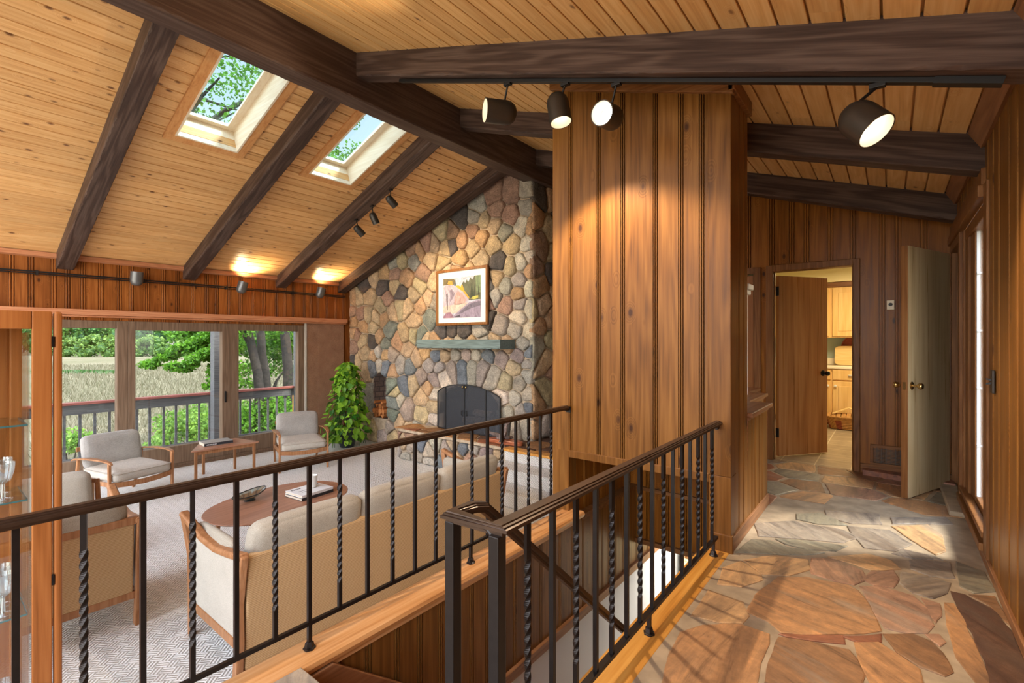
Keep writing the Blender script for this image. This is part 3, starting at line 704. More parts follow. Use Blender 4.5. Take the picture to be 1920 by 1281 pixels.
# ---- stone wall with fireplace arch and log niche
SCOL = {'t': srgb(196,170,138), 'o': srgb(192,156,120), 'g': srgb(174,166,154), 'b': srgb(124,130,136), 'k': srgb(100,92,88), 'p': srgb(166,150,140), 'r': srgb(172,138,118), 'w': srgb(206,194,176), 'y': srgb(188,170,136), 'n': srgb(132,137,128)}
SA = """1400,140,r 1250,165,r 1540,110,g 1120,245,g 1270,280,r 1390,320,r 1530,250,g 980,360,k 1090,335,g 1170,370,t 1260,410,t 1080,450,r 815,470,y 915,470,r 980,530,o 1150,500,o
1245,560,t 1340,460,g 1400,560,t 1490,410,w 1560,420,o 850,600,t 760,560,t 690,560,r 910,570,k 1080,590,t 975,680,o 730,690,t 830,720,t 640,620,o 590,690,g 490,700,y 570,610,r 1140,695,t 1290,710,k
1390,750,y 1480,720,w 1540,565,w 1560,660,w 420,730,g 340,800,o 430,800,r 525,840,o 670,810,r 760,890,t 640,915,y 185,910,k 335,915,k 430,920,t 480,970,k 260,840,t 220,1000,t 90,1020,o 140,1010,y 370,1020,r
600,990,t 710,1010,t 770,1040,g 1270,850,t 1350,920,g 1465,860,g 1555,930,w 1455,980,o 1350,1060,r 1470,1060,g 1270,1000,g 1460,1165,w 1310,1200,t 1560,1090,w 410,1120,t 475,1085,y 540,1090,t 640,1070,o
590,1205,t 720,1170,n 320,1090,y 210,1150,t 75,1130,r 150,1150,r 280,1180,t 340,1180,o 1560,780,o 860,800,t 950,800,o 1050,800,t 900,950,t 1000,950,o 1100,950,t 900,1100,g 1000,1100,t 1100,1100,o 1200,900,g 1200,1050,r 1200,1180,k"""
SBL = """90,200,o 165,235,o 270,240,t 400,265,n 90,300,o 120,320,r 160,360,t 85,400,r 260,375,k 315,335,o 355,395,n 465,375,o 535,320,t 610,310,y 555,430,t 655,320,n 190,470,t 265,500,o 310,465,w 360,480,o 430,485,p
250,580,b 310,560,w 370,580,b 130,560,t 85,560,k 195,610,t 120,690,t 420,620,o 495,570,g 575,590,b 640,520,t 800,490,b 700,470,o 880,490,t 745,570,g 970,480,g 1060,480,p 1140,490,w 1240,480,b 1360,510,p 1500,495,p
835,600,g 925,590,p 1020,580,b 1110,580,g 1200,590,p 1470,590,y 1300,660,w 1395,720,y 1515,740,g 855,660,w 680,670,p 780,700,p 525,740,b 605,730,t 730,770,o 780,820,w 680,850,t 1375,860,w 1475,860,g 1590,830,g
1600,660,g 420,740,n 450,810,y 445,890,n 210,840,g 545,960,p 480,870,w 680,1000,y 440,1010,n 780,930,t 780,1040,w 1410,980,g 1530,970,g 1600,940,b 480,1060,t 250,1150,y 330,1070,y 340,1170,p 400,1110,p 430,1190,y
1410,1090,k 1480,1110,g 1570,1100,g 860,280,k 920,280,k 1040,280,k 1170,280,g 1350,230,p 1480,275,g 1600,290,w 1550,385,g 1610,480,b 1600,560,g 700,390,t 800,390,o 900,390,t 1000,390,g 1100,390,t 1200,390,g 1300,390,t 1420,400,t
560,1150,t 650,1150,g 760,1130,p 860,1080,g 960,1080,t 1060,1080,g 1160,1080,t 1260,1080,g 120,800,t 130,900,y 120,1000,r 120,1100,t 180,1060,y 90,640,t"""
SX0, SX1 = -8.46, -3.94
ARC, ARW, ARS, ARH = -5.20, .58, .30, .27          # fireplace arch: centre, half width, spring, rise
NIC, NIW, NIS, NIH, NIB = -7.50, .225, .46, .22, -.17   # log niche
def arch_top(u, c, w, s, h): return s+h*math.sqrt(max(0, 1-((u-c)/w)**2))
def in_arch(u, z, c, w, s, h, zb): return abs(u-c) < w and zb < z < arch_top(u, c, w, s, h)
seeds = []; cols = []
def addseeds(txt, sc, oy):
    for tok in txt.split():
        a, b, c = tok.split(','); q = aty(640+float(a)/sc, oy+float(b)/sc, 5.43)
        if SX0 < q.x < SX1 and q.z > ZL and all((q.x-s[0])**2+(q.z-s[1])**2 > .006 for s in seeds): seeds.append((q.x, q.z)); cols.append(c)
addseeds(SBL, 4.571, 560); addseeds(SA, 4.417, 330)
rnd = random.Random(9)
def stone(mb, poly, P, depth, col, bid, k=2):
    """a rounded fieldstone: polygon in wall coordinates, P(u, v, outwards) gives the 3d point"""
    if area(poly) < 0: poly = poly[::-1]
    p = wobble(chaikin(poly, k), .012, bid*50, 7); n = len(p); c = cent(p); vs = []
    for sc_, dp in ((1.0, -.02), (.985, depth*.45), (.93, depth*.8), (.80, depth*.97), (.5, depth*1.04)):
        for x, y in p:
            u, v = c[0]+(x-c[0])*sc_, c[1]+(y-c[1])*sc_
            nn = mnoise.noise(Vector((u*9, v*9, bid*40)))*.016+mnoise.noise(Vector((u*26, v*26, bid*40)))*.006
            vs.append(P(u, v, dp+(nn if dp > 0 else 0)))
    vs.append(P(c[0], c[1], depth*1.05)); fs = [(r*n+i, r*n+(i+1) % n, (r+1)*n+(i+1) % n, (r+1)*n+i) for r in range(4) for i in range(n)]
    fs += [(4*n+i, 4*n+(i+1) % n, 5*n) for i in range(n)]
    mb.add(vs, fs, bid=bid, col=col)
def jit(c): f = rnd.uniform(.86, 1.14); return (c[0]*f*rnd.uniform(.95, 1.05), c[1]*f, c[2]*f*rnd.uniform(.93, 1.07), 1)
def zlim(u): return ceilL(u)-.02 if u < -4.1 else 3.7
mb = MB(); DOM = [(SX0, ZL), (SX1, ZL), (SX1, 3.72), (-4.1, 3.9), (SX0, ceilL(SX0))]
for s, ch, c in zip(seeds, cols, voronoi(seeds, DOM)):
    if len(c) < 3: continue
    c = inset(c, rnd.uniform(.004, .010))
    if len(c) < 3: continue
    for (cc, w, sp, h, zb) in ((ARC, ARW, ARS, ARH, ZH-.06), (NIC, NIW, NIS, NIH, NIB)):
        gu, gz = cent(c)
        if gu < cc-w-.5 or gu > cc+w+.5 or gz < zb-.5 or gz > sp+h+.5: continue
        if not any(in_arch(u, z, cc, w, sp, h, zb) for u, z in densify(c, .03)+[cent(c)]) and not inside((cc, (zb+sp)/2), c): continue
        if gz < zb+.02: c = clip(c, cc, zb, 0, 1)                # keep clear of the two openings: cut along a tangent
        elif gz > sp:
            t = math.atan2((gz-sp)/h, (gu-cc)/w); nx, nz = math.cos(t)/w, math.sin(t)/h
            c = clip(c, cc+w*math.cos(t), sp+h*math.sin(t), -nx, -nz)
        else: c = clip(c, cc+math.copysign(w, gu-cc), 0, -math.copysign(1, gu-cc), 0)
        if len(c) < 3: break
    if len(c) < 3: continue
    q = densify(c, .08)
    if abs(area(q)) < .003: continue
    stone(mb, q, lambda u, v, o: (u, YS-o, v), rnd.uniform(.045, .075), jit(SCOL[ch]), rnd.random()+.02, k=1)
# return face of the chimney, seen from the hall
rs = []
while len(rs) < 46:
    p = (rnd.uniform(5.45, 6.7), rnd.uniform(ZH, 3.8))
    if all((p[0]-q[0])**2+(p[1]-q[1])**2 > .05 for q in rs) or rnd.random() < .004: rs.append(p)
for p, c in zip(rs, voronoi(rs, [(5.43, ZH), (6.7, ZH), (6.7, 3.8), (5.43, 3.8)])):
    c = inset(c, .014)
    if len(c) > 2: stone(mb, densify(c, .08), lambda u, v, o: (SX1-.04+o, u, v), rnd.uniform(.04, .06), jit(SCOL[rnd.choice('okrrgotyk')]), rnd.random()+.02, k=1)
# mortar bed with both openings
N = 160
us = sorted({SX0-.06+(SX1-.04-SX0+.06)*i/N for i in range(N+1)} | {ARC-ARW, ARC+ARW, NIC-NIW, NIC+NIW})
for a, b in zip(us[:-1], us[1:]):
    m = (a+b)/2
    def strip(z0a, z0b, z1a, z1b): mb.add([(a, YS, z0a), (b, YS, z0b), (b, YS, z1b), (a, YS, z1a)], [(0,1,2,3)], mi=1)
    zt = lambda u: zlim(u)+.3
    for (cc, w, sp, h, zb) in ((ARC, ARW, ARS, ARH, ZH-.05), (NIC, NIW, NIS, NIH, NIB)):
        if abs(m-cc) < w:
            strip(ZL-.05, ZL-.05, zb, zb); strip(arch_top(a, cc, w, sp, h), arch_top(b, cc, w, sp, h), zt(a), zt(b)); break
    else: strip(ZL-.05, ZL-.05, zt(a), zt(b))
mb.add([(SX1-.04, YS, ZL), (SX1-.04, 6.8, ZL), (SX1-.04, 6.8, 4.1), (SX1-.04, YS, 4.1)], [(0,1,2,3)], mi=1)
# firebox and niche linings
for (cc, w, sp, h, zb, dp, mi) in ((ARC, ARW, ARS, ARH, ZH-.05, .55, 2), (NIC, NIW, NIS, NIH, NIB, .26, 3)):
    arc = [(cc-w, zb)]+[(cc-w*math.cos(PI*i/16), arch_top(cc-w*math.cos(PI*i/16), cc, w, sp, h)) for i in range(17)]+[(cc+w, zb)]
    for p, q in zip(arc, arc[1:]+arc[:1]): mb.add([(p[0], YS, p[1]), (q[0], YS, q[1]), (q[0], YS+dp, q[1]), (p[0], YS+dp, p[1])], [(0,1,2,3)], mi=mi)
    mb.add([(p[0], YS+dp, p[1]) for p in arc], [tuple(range(len(arc)))], mi=mi)
struct(mb.build('wall_stone', [M['stone'], M['mortar'], M['soot_shade'], M['niche']], smooth=50), 'fieldstone chimney wall of rounded multicoloured stones', 'wall')

# ---- raised hearth
mb = MB(); hx0, hx1, hy = -6.42, -4.05, 4.98
front = [(hx0-.02, YS), (hx0-.04, hy+.22), (hx0+.03, hy+.07), (hx0+.17, hy)]
pathf = [(hx0-.03, YS), (hx0-.03, hy+.16), (hx0+.14, hy), (hx1+.02, hy)]
def alongf(u):
    for a, b in zip(pathf[:-1], pathf[1:]):
        l = math.hypot(b[0]-a[0], b[1]-a[1])
        if u <= l or b is pathf[-1]:
            t = u/l; d = ((b[0]-a[0])/l, (b[1]-a[1])/l); return (a[0]+(b[0]-a[0])*t, a[1]+(b[1]-a[1])*t), (d[1], -d[0])
        u -= l
Lf = sum(math.hypot(b[0]-a[0], b[1]-a[1]) for a, b in zip(pathf[:-1], pathf[1:]))
rs = []; t = 0
while t < 4000:
    t += 1; p = (rnd.uniform(.02, Lf-.02), rnd.uniform(ZL+.02, ZH-.08))
    if all(((p[0]-q[0])*.8)**2+(p[1]-q[1])**2 > .026 for q in rs): rs.append(p)
def Pf(u, v, o):
    (x, y), (nx, ny) = alongf(max(0, u)); return (x-nx*-o if 0 else x+nx*o, y+ny*o, v)
for p, c in zip(rs, voronoi(rs, [(0, ZL), (Lf, ZL), (Lf, ZH-.045), (0, ZH-.045)])):
    c = inset(c, .012)
    if len(c) > 2: stone(mb, densify(c, .07), Pf, rnd.uniform(.03, .055), jit(SCOL[rnd.choice('bgrwbgtp')]), rnd.random()+.02, k=1)
mb.prism([(x+.0, y+.02, ZL) for x, y in pathf]+[(hx1+.02, YS, ZL)], (0, 0, ZH-.045-ZL), mi=1)
mb.prism([(x, y-.035, ZH-.045) for x, y in pathf]+[(hx1+.02, YS, ZH-.045)], (0, 0, .035), mi=1)
fl = []; t = 0
while t < 2500:
    t += 1; p = (rnd.uniform(hx0, -2.0), rnd.uniform(hy-.1, 6.2))
    if all((p[0]-q[0])**2+(p[1]-q[1])**2 > .085 for q in fl): fl.append(p)
for p, c in zip(fl, voronoi(fl, [(hx0, hy-.02), (-2.1, hy-.02), (-2.1, 6.2), (hx0, 6.2)])):
    c = inset(c, .012)
    if len(c) > 2 and not (cent(c)[0] < SX1 and cent(c)[1] > YS): flag(mb, c, ZH-.012, FC[rnd.choice('rddbpo')], rnd.random(), h=.012, seed=p[0])
struct(mb.build('hearth', [M['stone'], M['mortar']], smooth=50), 'raised stone hearth with flagstone top under the fireplace', 'hearth')
for ob_ in (bpy.data.objects['hearth'],): ob_.data.materials[0] = M['stone']
# landing beside the hearth and three carpeted steps
mb = MB(); mb.box(-4.06, -2.05, 4.92, 6.6, ZL, ZH-.012); struct(mb.build('floor_landing', M['grout']), 'stone landing at the top of the carpeted steps', 'floor')
r = thing('carpeted_steps', 'three carpeted steps with a wooden nosing up to the hearth landing', 'steps', (-3, 4.9, ZL)); r['kind'] = 'structure'
rise = (ZH-ZL)/3
for i in range(3):
    y1 = 4.90-.31*(2-i)
    s_ = MB(); s_.box(-4.02, -2.06, y1, 4.95, ZL+rise*i, ZL+rise*(i+1)-(.03 if i == 2 else 0))
    part(r, 'step', s_, M['carpet'], bev=.02)
s_ = MB(); s_.box(-4.02, -2.06, 4.865, 5.02, ZH-.03, ZH+.004); part(r, 'nosing', s_, M['edge'], bev=.008)
struct(panel_wall('wall_landing', M['pine'], (-4.0, 6.62), (1, 0), 1.42, ZH, lambda s: ceilR(-4.0+s), (0, -1), None, [], 51), 'pine wall at the back of the hearth landing', 'wall')
struct(panel_wall('wall_landing_side', M['pine'], (-2.6, 6.62), (0, -1), .85, ZH, lambda s: ceilR(-2.6), (-1, 0), None, [], 52), 'short pine wall between the hearth landing and the kitchen', 'wall')

# ---- pine block between stairwell and corridor
BX0, BX1, BY1 = -2.046, -.762, 3.53
zc = lambda x: ceilR(x)-.02
sx = [aty(p, 500, YP).x-BX0 for p in (1070, 1123, 1168, 1229, 1277, 1316)]
OX0, OX1, OZ = -1.906, -.886, .405                               # stair opening under the block
struct(panel_wall('wall_pine', M['pine'], (BX0, YP), (1, 0), BX1-BX0, lambda s: -.02, lambda s: zc(BX0+s), (0, -1), sx, [(OX0-BX0, OX1-BX0, -.1, OZ+.045)], 11), 'golden pine wall block above the stairwell, lit by the track lights', 'wall')
mb = MB(); mb.box(OX0, OX1, YP-.006, YP+.10, OZ, OZ+.055, bid=.3)
for x0, x1 in ((BX0-.004, OX0), (OX1, BX1+.004)): mb.box(x0, x1, YP-.008, YP+.10, -.16 if x0 < -1.5 else -.02, OZ+.05, bid=.6)
mb.box(BX0-.004, OX0-.0, YP-.008, YP+.1, OZ+.05, zc(BX0)-.05, bid=.4); mb.box(-.893, BX1+.004, YP-.009, YP+.1, OZ+.05, zc(BX1)-.05, bid=.8)
struct(mb.build('trim_3', M['pine'], bev=.004), 'plain pine boards framing the stair opening and corners of the pine block', 'trim')
mb = MB(); x0, x1 = BX0-.02, BX1+.02
mb.hexa([(x0,YP-.03,zc(x0)-.10),(x1,YP-.03,zc(x1)-.10),(x1,YP+.02,zc(x1)-.10),(x0,YP+.02,zc(x0)-.10),(x0,YP-.03,zc(x0)+.01),(x1,YP-.03,zc(x1)+.01),(x1,YP+.02,zc(x1)+.01),(x0,YP+.02,zc(x0)+.01)])
mb.hexa([(BX1-.01,YP-.03,zc(BX1)-.085),(BX1+.03,YP-.03,zc(BX1)-.085),(BX1+.03,BY1,zc(BX1)-.085),(BX1-.01,BY1,zc(BX1)-.085),(BX1-.01,YP-.03,zc(BX1)+.01),(BX1+.03,YP-.03,zc(BX1)+.01),(BX1+.03,BY1,zc(BX1)+.01),(BX1-.01,BY1,zc(BX1)+.01)])
struct(mb.build('trim_4', M['trim_h'], bev=.004), 'sloping moulding along the top of the pine block', 'trim')
struct(panel_wall('wall_pine_side', M['pine'], (BX1, YP), (0, 1), BY1-YP, .0, lambda s: zc(BX1), (1, 0), None, [], 12, .09, .14), 'narrow side of the pine block facing the corridor', 'wall')
struct(panel_wall('wall_pine_left', M['pine'], (BX0, BY1), (0, -1), BY1-YP, ZL, lambda s: zc(BX0), (-1, 0), None, [], 13), 'side of the pine block facing the living room', 'wall')
struct(panel_wall('wall_pine_back', M['pine'], (BX1, BY1), (-1, 0), BX1-BX0, .8, lambda s: zc(BX1-s), (0, 1), None, [], 14), 'back of the pine block', 'wall')
# stepped half walls beyond it
for i, (x, y0, y1, lb) in enumerate(((BX1, BY1, 4.20, 'nearest half-height pine wall along the corridor'), (-.93, 4.20, 4.95, 'second half-height pine wall, behind the nearest one'), (-1.09, 4.95, 5.45, 'farthest half-height pine wall beside the brown door'))):
    struct(panel_wall('wall_half', M['pine'], (x, y0), (0, 1), y1-y0, -.0, .765, (1, 0), None, [], 15+i, .1, .15, 1.3), lb, 'wall')
    mb = MB(); mb.box(x-.13, x-.004, y0, y1, -.02, .765, bid=.4); mb.box(x-.16, x+.035, y0-.005, y1+.03, .765, .795, bid=.7); mb.box(x-.004, x+.012, y0, y1, .742, .765, bid=.2)
    struct(mb.build('trim_5', M['trim_y'], bev=.008), 'brown cap on the '+lb, 'trim')
mb = MB(); mb.box(BX1-.01, BX1+.014, YP, 4.2, 0, .085)
struct(mb.build('baseboard_left', M['trim_y'], bev=.004), 'low baseboard along the left side of the corridor', 'baseboard')
mb = MB(); mb.box(-.885, BX1+.016, YP-.02, YP+.01, -.005, .105)
struct(mb.build('baseboard_front', M['pine'], bev=.004), 'short baseboard at the foot of the pine block by the railing', 'baseboard')

# ---- stairwell
struct(panel_wall('wall_stair_left', M['pine'], (-1.835, .5), (0, 1), 5.6, -.74, -.035, (1, 0), None, [], 21, .11, .17), 'pine panelling down the left side of the stairwell', 'wall')
mb = MB(); mb.box(-1.99, -1.84, -1.2, YP+.1, -2.7, -.035); mb.box(-1.99, -1.84, YP+.1, 6.4, -2.7, -.2)
struct(mb.build('wall_lower_left', M['drywall']), 'pale wall of the lower level below the stair panelling', 'wall')
mb = MB(); mb.box(-1.845, -1.81, 1.6, 6.2, -.80, -.735, bid=.3)
struct(mb.build('trim_6', M['trim_y'], bev=.004), 'wood trim under the panelling of the stairwell', 'trim')
mb = MB(); c = [(-.085, -.04), (.085, -.04), (.092, -.02), (.085, -.004), (.07, 0), (-.07, 0), (-.085, -.004), (-.092, -.02)]
mb.prism([(-1.895+a, -1.2, b) for a, b in c], (0, 1.2+YP+.06, 0)); mb.prism([(-1.93, -1.2, -.045), (-1.80-.02, -1.2, -.045), (-1.80-.02, -1.2, -.065), (-1.93, -1.2, -.065)], (0, 1.2+YP, 0))
struct(mb.build('trim_7', M['cap'], smooth=40), 'honey coloured wooden ledge carrying the left railing', 'trim')
struct(panel_wall('wall_stair_right', M['pine'], (-.895, 6.2), (0, -1), 5.7, -.8, -.03, (-1, 0), None, [], 22, .11, .17), 'pine panelling down the right side of the stairwell', 'wall')
mb = MB(); mb.box(-.885, -.77, .93, 6.2, -2.7, -.04)
struct(mb.build('wall_lower_right', M['drywall']), 'lower wall under the hall floor', 'wall')
struct(panel_wall('wall_stair_header', M['pine_dim'], (-1.895, 4.16), (1, 0), 1.0, -.53, .50, (0, -1), None, [], 23, .12, .18), 'dark panelling above the foot of the stairs', 'wall')
struct(panel_wall('wall_stair_upper', M['pine_dim'], (-1.895, YP+.08), (0, 1), 1.13, -.06, OZ+.08, (1, 0), None, [], 24, .11, .17), 'dark panelling beside the foot of the stairs under the pine block', 'wall')
mb = MB(); mb.box(-1.89, -.89, 4.132, 4.17, -.075, -.045); mb.box(-1.84, -.89, 4.125, 4.26, -.56, -.52); mb.box(-1.93, -1.826, YP+.06, 4.17, -.07, -.034)
struct(mb.build('trim_8', M['trim_h']), 'thin dark trim across the panelling above the stairs', 'trim')
mb = MB(); mb.box(-1.9, -.895, YP+.09, 4.2, OZ+.058, OZ+.1)
struct(mb.build('ceiling_stair', M['pine_dim']), 'dark underside above the stairs', 'ceiling')
mb = MB(); mb.box(-3.6, 1.2, 6.2, 6.3, -2.7, -.1)
struct(mb.build('wall_lower_end', M['drywall']), 'pale end wall of the lower level', 'wall')
mb = MB(); mb.box(-1.30, -1.21, 6.1, 6.21, -2.7, -.5)
struct(mb.build('trim_9', M['edge']), 'wooden post at the foot of the stairs', 'trim')
mb = MB(); mb.box(-.93, -.762, .93, YP, -.045, .0); mb.box(-.905, -.885, .93, YP, -.12, -.045)
struct(mb.build('trim_10', M['edge'], bev=.012, seg=3), 'amber wooden edge board under the right railing', 'trim')
r = thing('staircase', 'tan carpeted staircase going down between the two railings', 'stairs', (-1.4, 1.0, 0)); r['kind'] = 'structure'
for i in range(12):
    y0 = .93+.255*i; z = -.205*(i+1)
    s_ = MB(); s_.box(-1.79, -.91, y0-.02, y0+.275, z-.05, z); part(r, 'tread', s_, M['carpet_tan'], bev=.018)
    s_ = MB(); s_.box(-1.80, -.90, y0-.012, y0+.0, z-.02, z+.2-.03); part(r, 'riser', s_, M['stair_dark'])
s_ = MB(); sl = -.205/.255
s_.prism([(-1.832, .93, -.075), (-1.832, .93, .0-.05), (-1.832, 1.09, -.045), (-1.832, 3.9, -.045+sl*2.81), (-1.832, 3.9, -.30+sl*2.81), (-1.832, .93, -.30)], (.03, 0, 0)); part(r, 'skirt_board', s_, M['trim_y'], bev=.004)
s_ = MB(); s_.box(-1.82, -.88, .88, .94, -.2, -.02); part(r, 'riser', s_, M['stair_dark'])
mb = MB(); flag(mb, [(-1.815, .3), (-.78, .3), (-.78, .955), (-1.815, .955)], -.03, FC['g'], .3, h=.036, seed=3, wob=.004)
struct(mb.build('trim_11', M['flag']), 'grey flagstone nosing at the head of the stairs', 'trim')

# ---- right wall of the hall with side window and closet doorway
DY0, DY1, WYA, WYB = 5.125, 5.735, 3.90, 5.06
struct(panel_wall('wall_right', M['pine'], (XR, -1.2), (0, 1), 1.2+YK, 0, ceilR(XR)+.0, (-1, 0), None, [(WYA+1.2, WYB+1.2, .155, 2.13), (DY0+1.2, DY1+1.2, -.1, 2.07)], 31, .15, .27, 1.1), 'pine panelled right wall of the hall', 'wall')
mb = MB(); mb.prism([(XR-.075, 2.0, ceilR(XR-.075)), (XR, 2.0, ceilR(XR)), (XR, 2.0, ceilR(XR)-.07), (XR-.018, 2.0, ceilR(XR)-.075)], (0, 3.79, 0))
struct(mb.build('trim_12', M['trim_y']), 'moulding where the right wall meets the hall ceiling', 'trim')
mb = MB(); mb.box(XR-.014, XR+.01, -1.2, DY0, 0, .05); struct(mb.build('baseboard_right', M['trim_y'], bev=.004), 'low baseboard along the right wall', 'baseboard')
mb = MB(); mb.box(XR-.012, XR+.1, WYA-.125, WYA, .02, 2.20, bid=.2); mb.box(XR-.02, XR+.14, WYB, DY0, .0, 2.14, bid=.5); mb.box(XR-.035, XR+.012, WYA+.001, YK, 2.13, 2.20, bid=.7); mb.box(XR-.02, XR+.02, WYA, YK-.01, 2.20, 2.30, bid=.9)
mb.box(XR-.012, XR+.09, DY1, DY1+.04, 0, 2.1, bid=.3); mb.box(XR-.02, XR+.1, DY0, DY1, 2.06, 2.13, bid=.4); mb.box(XR-.03, XR+.012, WYA+.002, DY0-.004, .052, .10, bid=.6)
struct(mb.build('trim_13', M['trim'], bev=.005), 'brown casing around the side window and closet doorway', 'trim')
r = thing('window_4', 'narrow side window in the right wall, seen edge-on', 'window', (XR+.09, (WYA+WYB)/2, .16)); r['kind'] = 'structure'
GY = 4.63
f = MB(); f.box(XR+.0, XR+.15, WYB-.05, WYB, .16, 2.13, bid=.3); f.box(XR+.012, XR+.15, WYB-.22, WYB-.05, .16, 2.13, bid=.5); f.box(XR+.026, XR+.15, GY, WYB-.22, .16, 2.13, bid=.8); f.box(XR+.04, XR+.15, WYA, WYA+.03, .16, 2.13, bid=.7)
f.box(XR-.02, XR+.03, WYA, WYB, .13, .165, bid=.2); f.box(XR+.03, XR+.15, WYA, WYB, .13, .20, bid=.9); f.box(XR+.01, XR+.15, WYA, WYB, 2.05, 2.13, bid=.6); part(r, 'window_frame', f, M['trim'], bev=.005)
g = MB(); g.box(XR+.045, XR+.049, WYA+.02, GY+.01, .19, 2.06); part(r, 'pane', g, M['glass'])
f = MB(); f.box(XR+.036, XR+.054, GY-.006, GY+.002, .2, 2.05)
for z in (.55, .95, 1.35, 1.75): f.box(XR+.034, XR+.056, GY-.03, GY, z, z+.012)
part(r, 'glazing_strip', f, M['drywall'])
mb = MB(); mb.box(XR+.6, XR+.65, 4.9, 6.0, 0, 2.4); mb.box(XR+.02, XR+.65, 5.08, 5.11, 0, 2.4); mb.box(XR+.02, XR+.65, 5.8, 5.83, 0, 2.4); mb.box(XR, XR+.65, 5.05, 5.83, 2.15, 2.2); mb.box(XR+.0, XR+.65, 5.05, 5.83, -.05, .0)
struct(mb.build('wall_closet', M['soot_shade']), 'dark inside of the closet behind the open door', 'wall')  # closet shade put into the near-black wall colour
mb = MB(); mb.box(XR-.10, XR+.02, 4.75, 5.78, -.002, .035); struct(mb.build('trim_14', M['grout'], bev=.01), 'stone kerb at the foot of the right wall by the closet', 'trim')

# ---- kitchen wall
KX0, KX1, KZ = -.992, -.289, 2.027
ks = [aty(p, 450, YK).x+2.62 for p in (1404, 1448, 1485, 1513, 1558, 1600, 1655, 1685, 1733)]
ks = [.15, .3, .5, .66, .85, 1.04, 1.22]+[s for s in ks if s > 1.3]
struct(panel_wall('wall_kitchen', M['pine_dim'], (-2.62, YK), (1, 0), 3.24, .0, lambda s: ceilR(-2.62+s), (0, -1), ks, [(KX0+2.62, KX1+2.62, -.1, KZ), (-2.0+2.62, -1.16+2.62, -.1, 2.02)], 41, .1, .2, 1.55), 'brown pine panelled wall around the kitchen doorway', 'wall')
mb = MB(); w = .068
mb.box(KX0-w, KX0, YK-.022, YK+.12, 0, KZ+w, bid=.2); mb.box(KX1, KX1+.055, YK-.022, YK+.12, 0, KZ+w, bid=.8); mb.box(KX0, KX1, YK-.022, YK+.12, KZ, KZ+w, bid=.5)
mb.box(KX0, KX0+.012, YK+.02, YK+.06, 0, KZ, bid=.4); mb.box(KX1-.012, KX1, YK+.02, YK+.06, 0, KZ, bid=.3)
struct(mb.build('trim_15', M['trim'], bev=.006), 'brown casing around the kitchen doorway', 'trim')
mb = MB(); mb.box(-1.255, -1.115, YK-.022, YK+.02, 0, 2.07, bid=.2)
mb2 = MB(); mb2.box(-1.18, -1.112, YK-.024, YK+.02, 0, 2.085, bid=.2); mb2.box(-2.07, -1.18, YK-.024, YK+.02, 2.02, 2.085, bid=.6)
struct(mb2.build('trim_16', M['trim'], bev=.005), 'casing of the closed brown door left of the kitchen doorway', 'trim')
mb = MB(); mb.box(-2.0, -1.18, YK-.004, YK+.04, .01, 2.0)
struct(mb.build('door_3', M['door'], bev=.003), 'closed brown door mostly hidden behind the corridor wall', 'door')
mb = MB(); mb.box(KX1+.055, .10, YK-.02, YK+.01, .0, .09); mb.box(.10, XR, YK-.02, YK+.01, .0, .09)
struct(mb.build('baseboard_kitchen', M['trim_h'], bev=.004), 'brown baseboard below the floor vent', 'baseboard')
mb = MB(); flag(mb, [(-.22, 5.66), (.43, 5.60), (.43, 5.79), (-.22, 5.79)], 0, FC['r'], .7, h=.05, seed=8, wob=.02)
struct(mb.build('trim_17', M['flag']), 'rough reddish stone ledge at the foot of the kitchen wall', 'trim')

# ---- doors
def slab_door(name, label, hinge, free, z1, th, mat, knob_z, hinges=True, flip=1, metal='brass'):
    a = Vector((hinge[0], hinge[1], 0)); b = Vector((free[0], free[1], 0)); d = (b-a).normalized(); n = Vector((-d.y, d.x, 0))*flip
    r = thing(name, label, 'door', (hinge[0], hinge[1], 0)); r['kind'] = 'structure'
    f = MB(); f.hexa([a+Vector((0,0,.012)), b+Vector((0,0,.012)), b+n*th+Vector((0,0,.012)), a+n*th+Vector((0,0,.012)), a+Vector((0,0,z1)), b+Vector((0,0,z1)), b+n*th+Vector((0,0,z1)), a+n*th+Vector((0,0,z1))])
    part(r, 'leaf', f, mat, bev=.002)
    k = b-d*.065+Vector((0, 0, knob_z))
    for sgn, o in ((-1, 0), (1, th)):
        ax = n*sgn; c = k+n*o; f = MB()
        f.lathe([(.033, 0), (.033, .004), (.026, .009), (.011, .012), (.010, .035), (.016, .042), (.024, .05), (.027, .064), (.022, .074), (.0, .077)], c, ax, 18)
        part(r, 'knob', f, M[metal], smooth=40)
    f = MB(); e = b+n*(th*.25)+Vector((0, 0, knob_z-.03)); f.hexa([e+d*-.001, e+d*.003, e+d*.003+n*th*.5, e+d*-.001+n*th*.5]+[q+Vector((0,0,.06)) for q in (e+d*-.001, e+d*.003, e+d*.003+n*th*.5, e+d*-.001+n*th*.5)]); part(r, 'latch_plate', f, M['brass'])
    f = MB(); f.hexa([b+d*.0006*k+n*(th*m)+Vector((0,0,.012+(z1-.012)*q)) for q in (0, 1) for k, m in ((0,0),(2,0),(2,1),(0,1))]); part(r, 'edge', f, M['trim'])
    if hinges:
        for z in (.22, 1.78):
            f = MB(); f.tube([a+n*th*0+d*-.006+Vector((0,0,z)), a+d*-.006+Vector((0,0,z+.1))], .008, 10); f.box(a.x-.03, a.x, a.y-.002, a.y+.004, z, z+.1); part(r, 'hinge', f, M['steel'])
    return r
slab_door('door_1', 'brown veneer door standing open into the kitchen', (-.965, 5.945), (-.567, 6.505), 2.0, .042, M['door'], .915, True, 1, 'steel')
slab_door('door_2', 'pale closet door standing open into the hall', (.41, 5.72), (.108, 5.0), 2.055, .045, M['door_pale'], .92, False, -1)

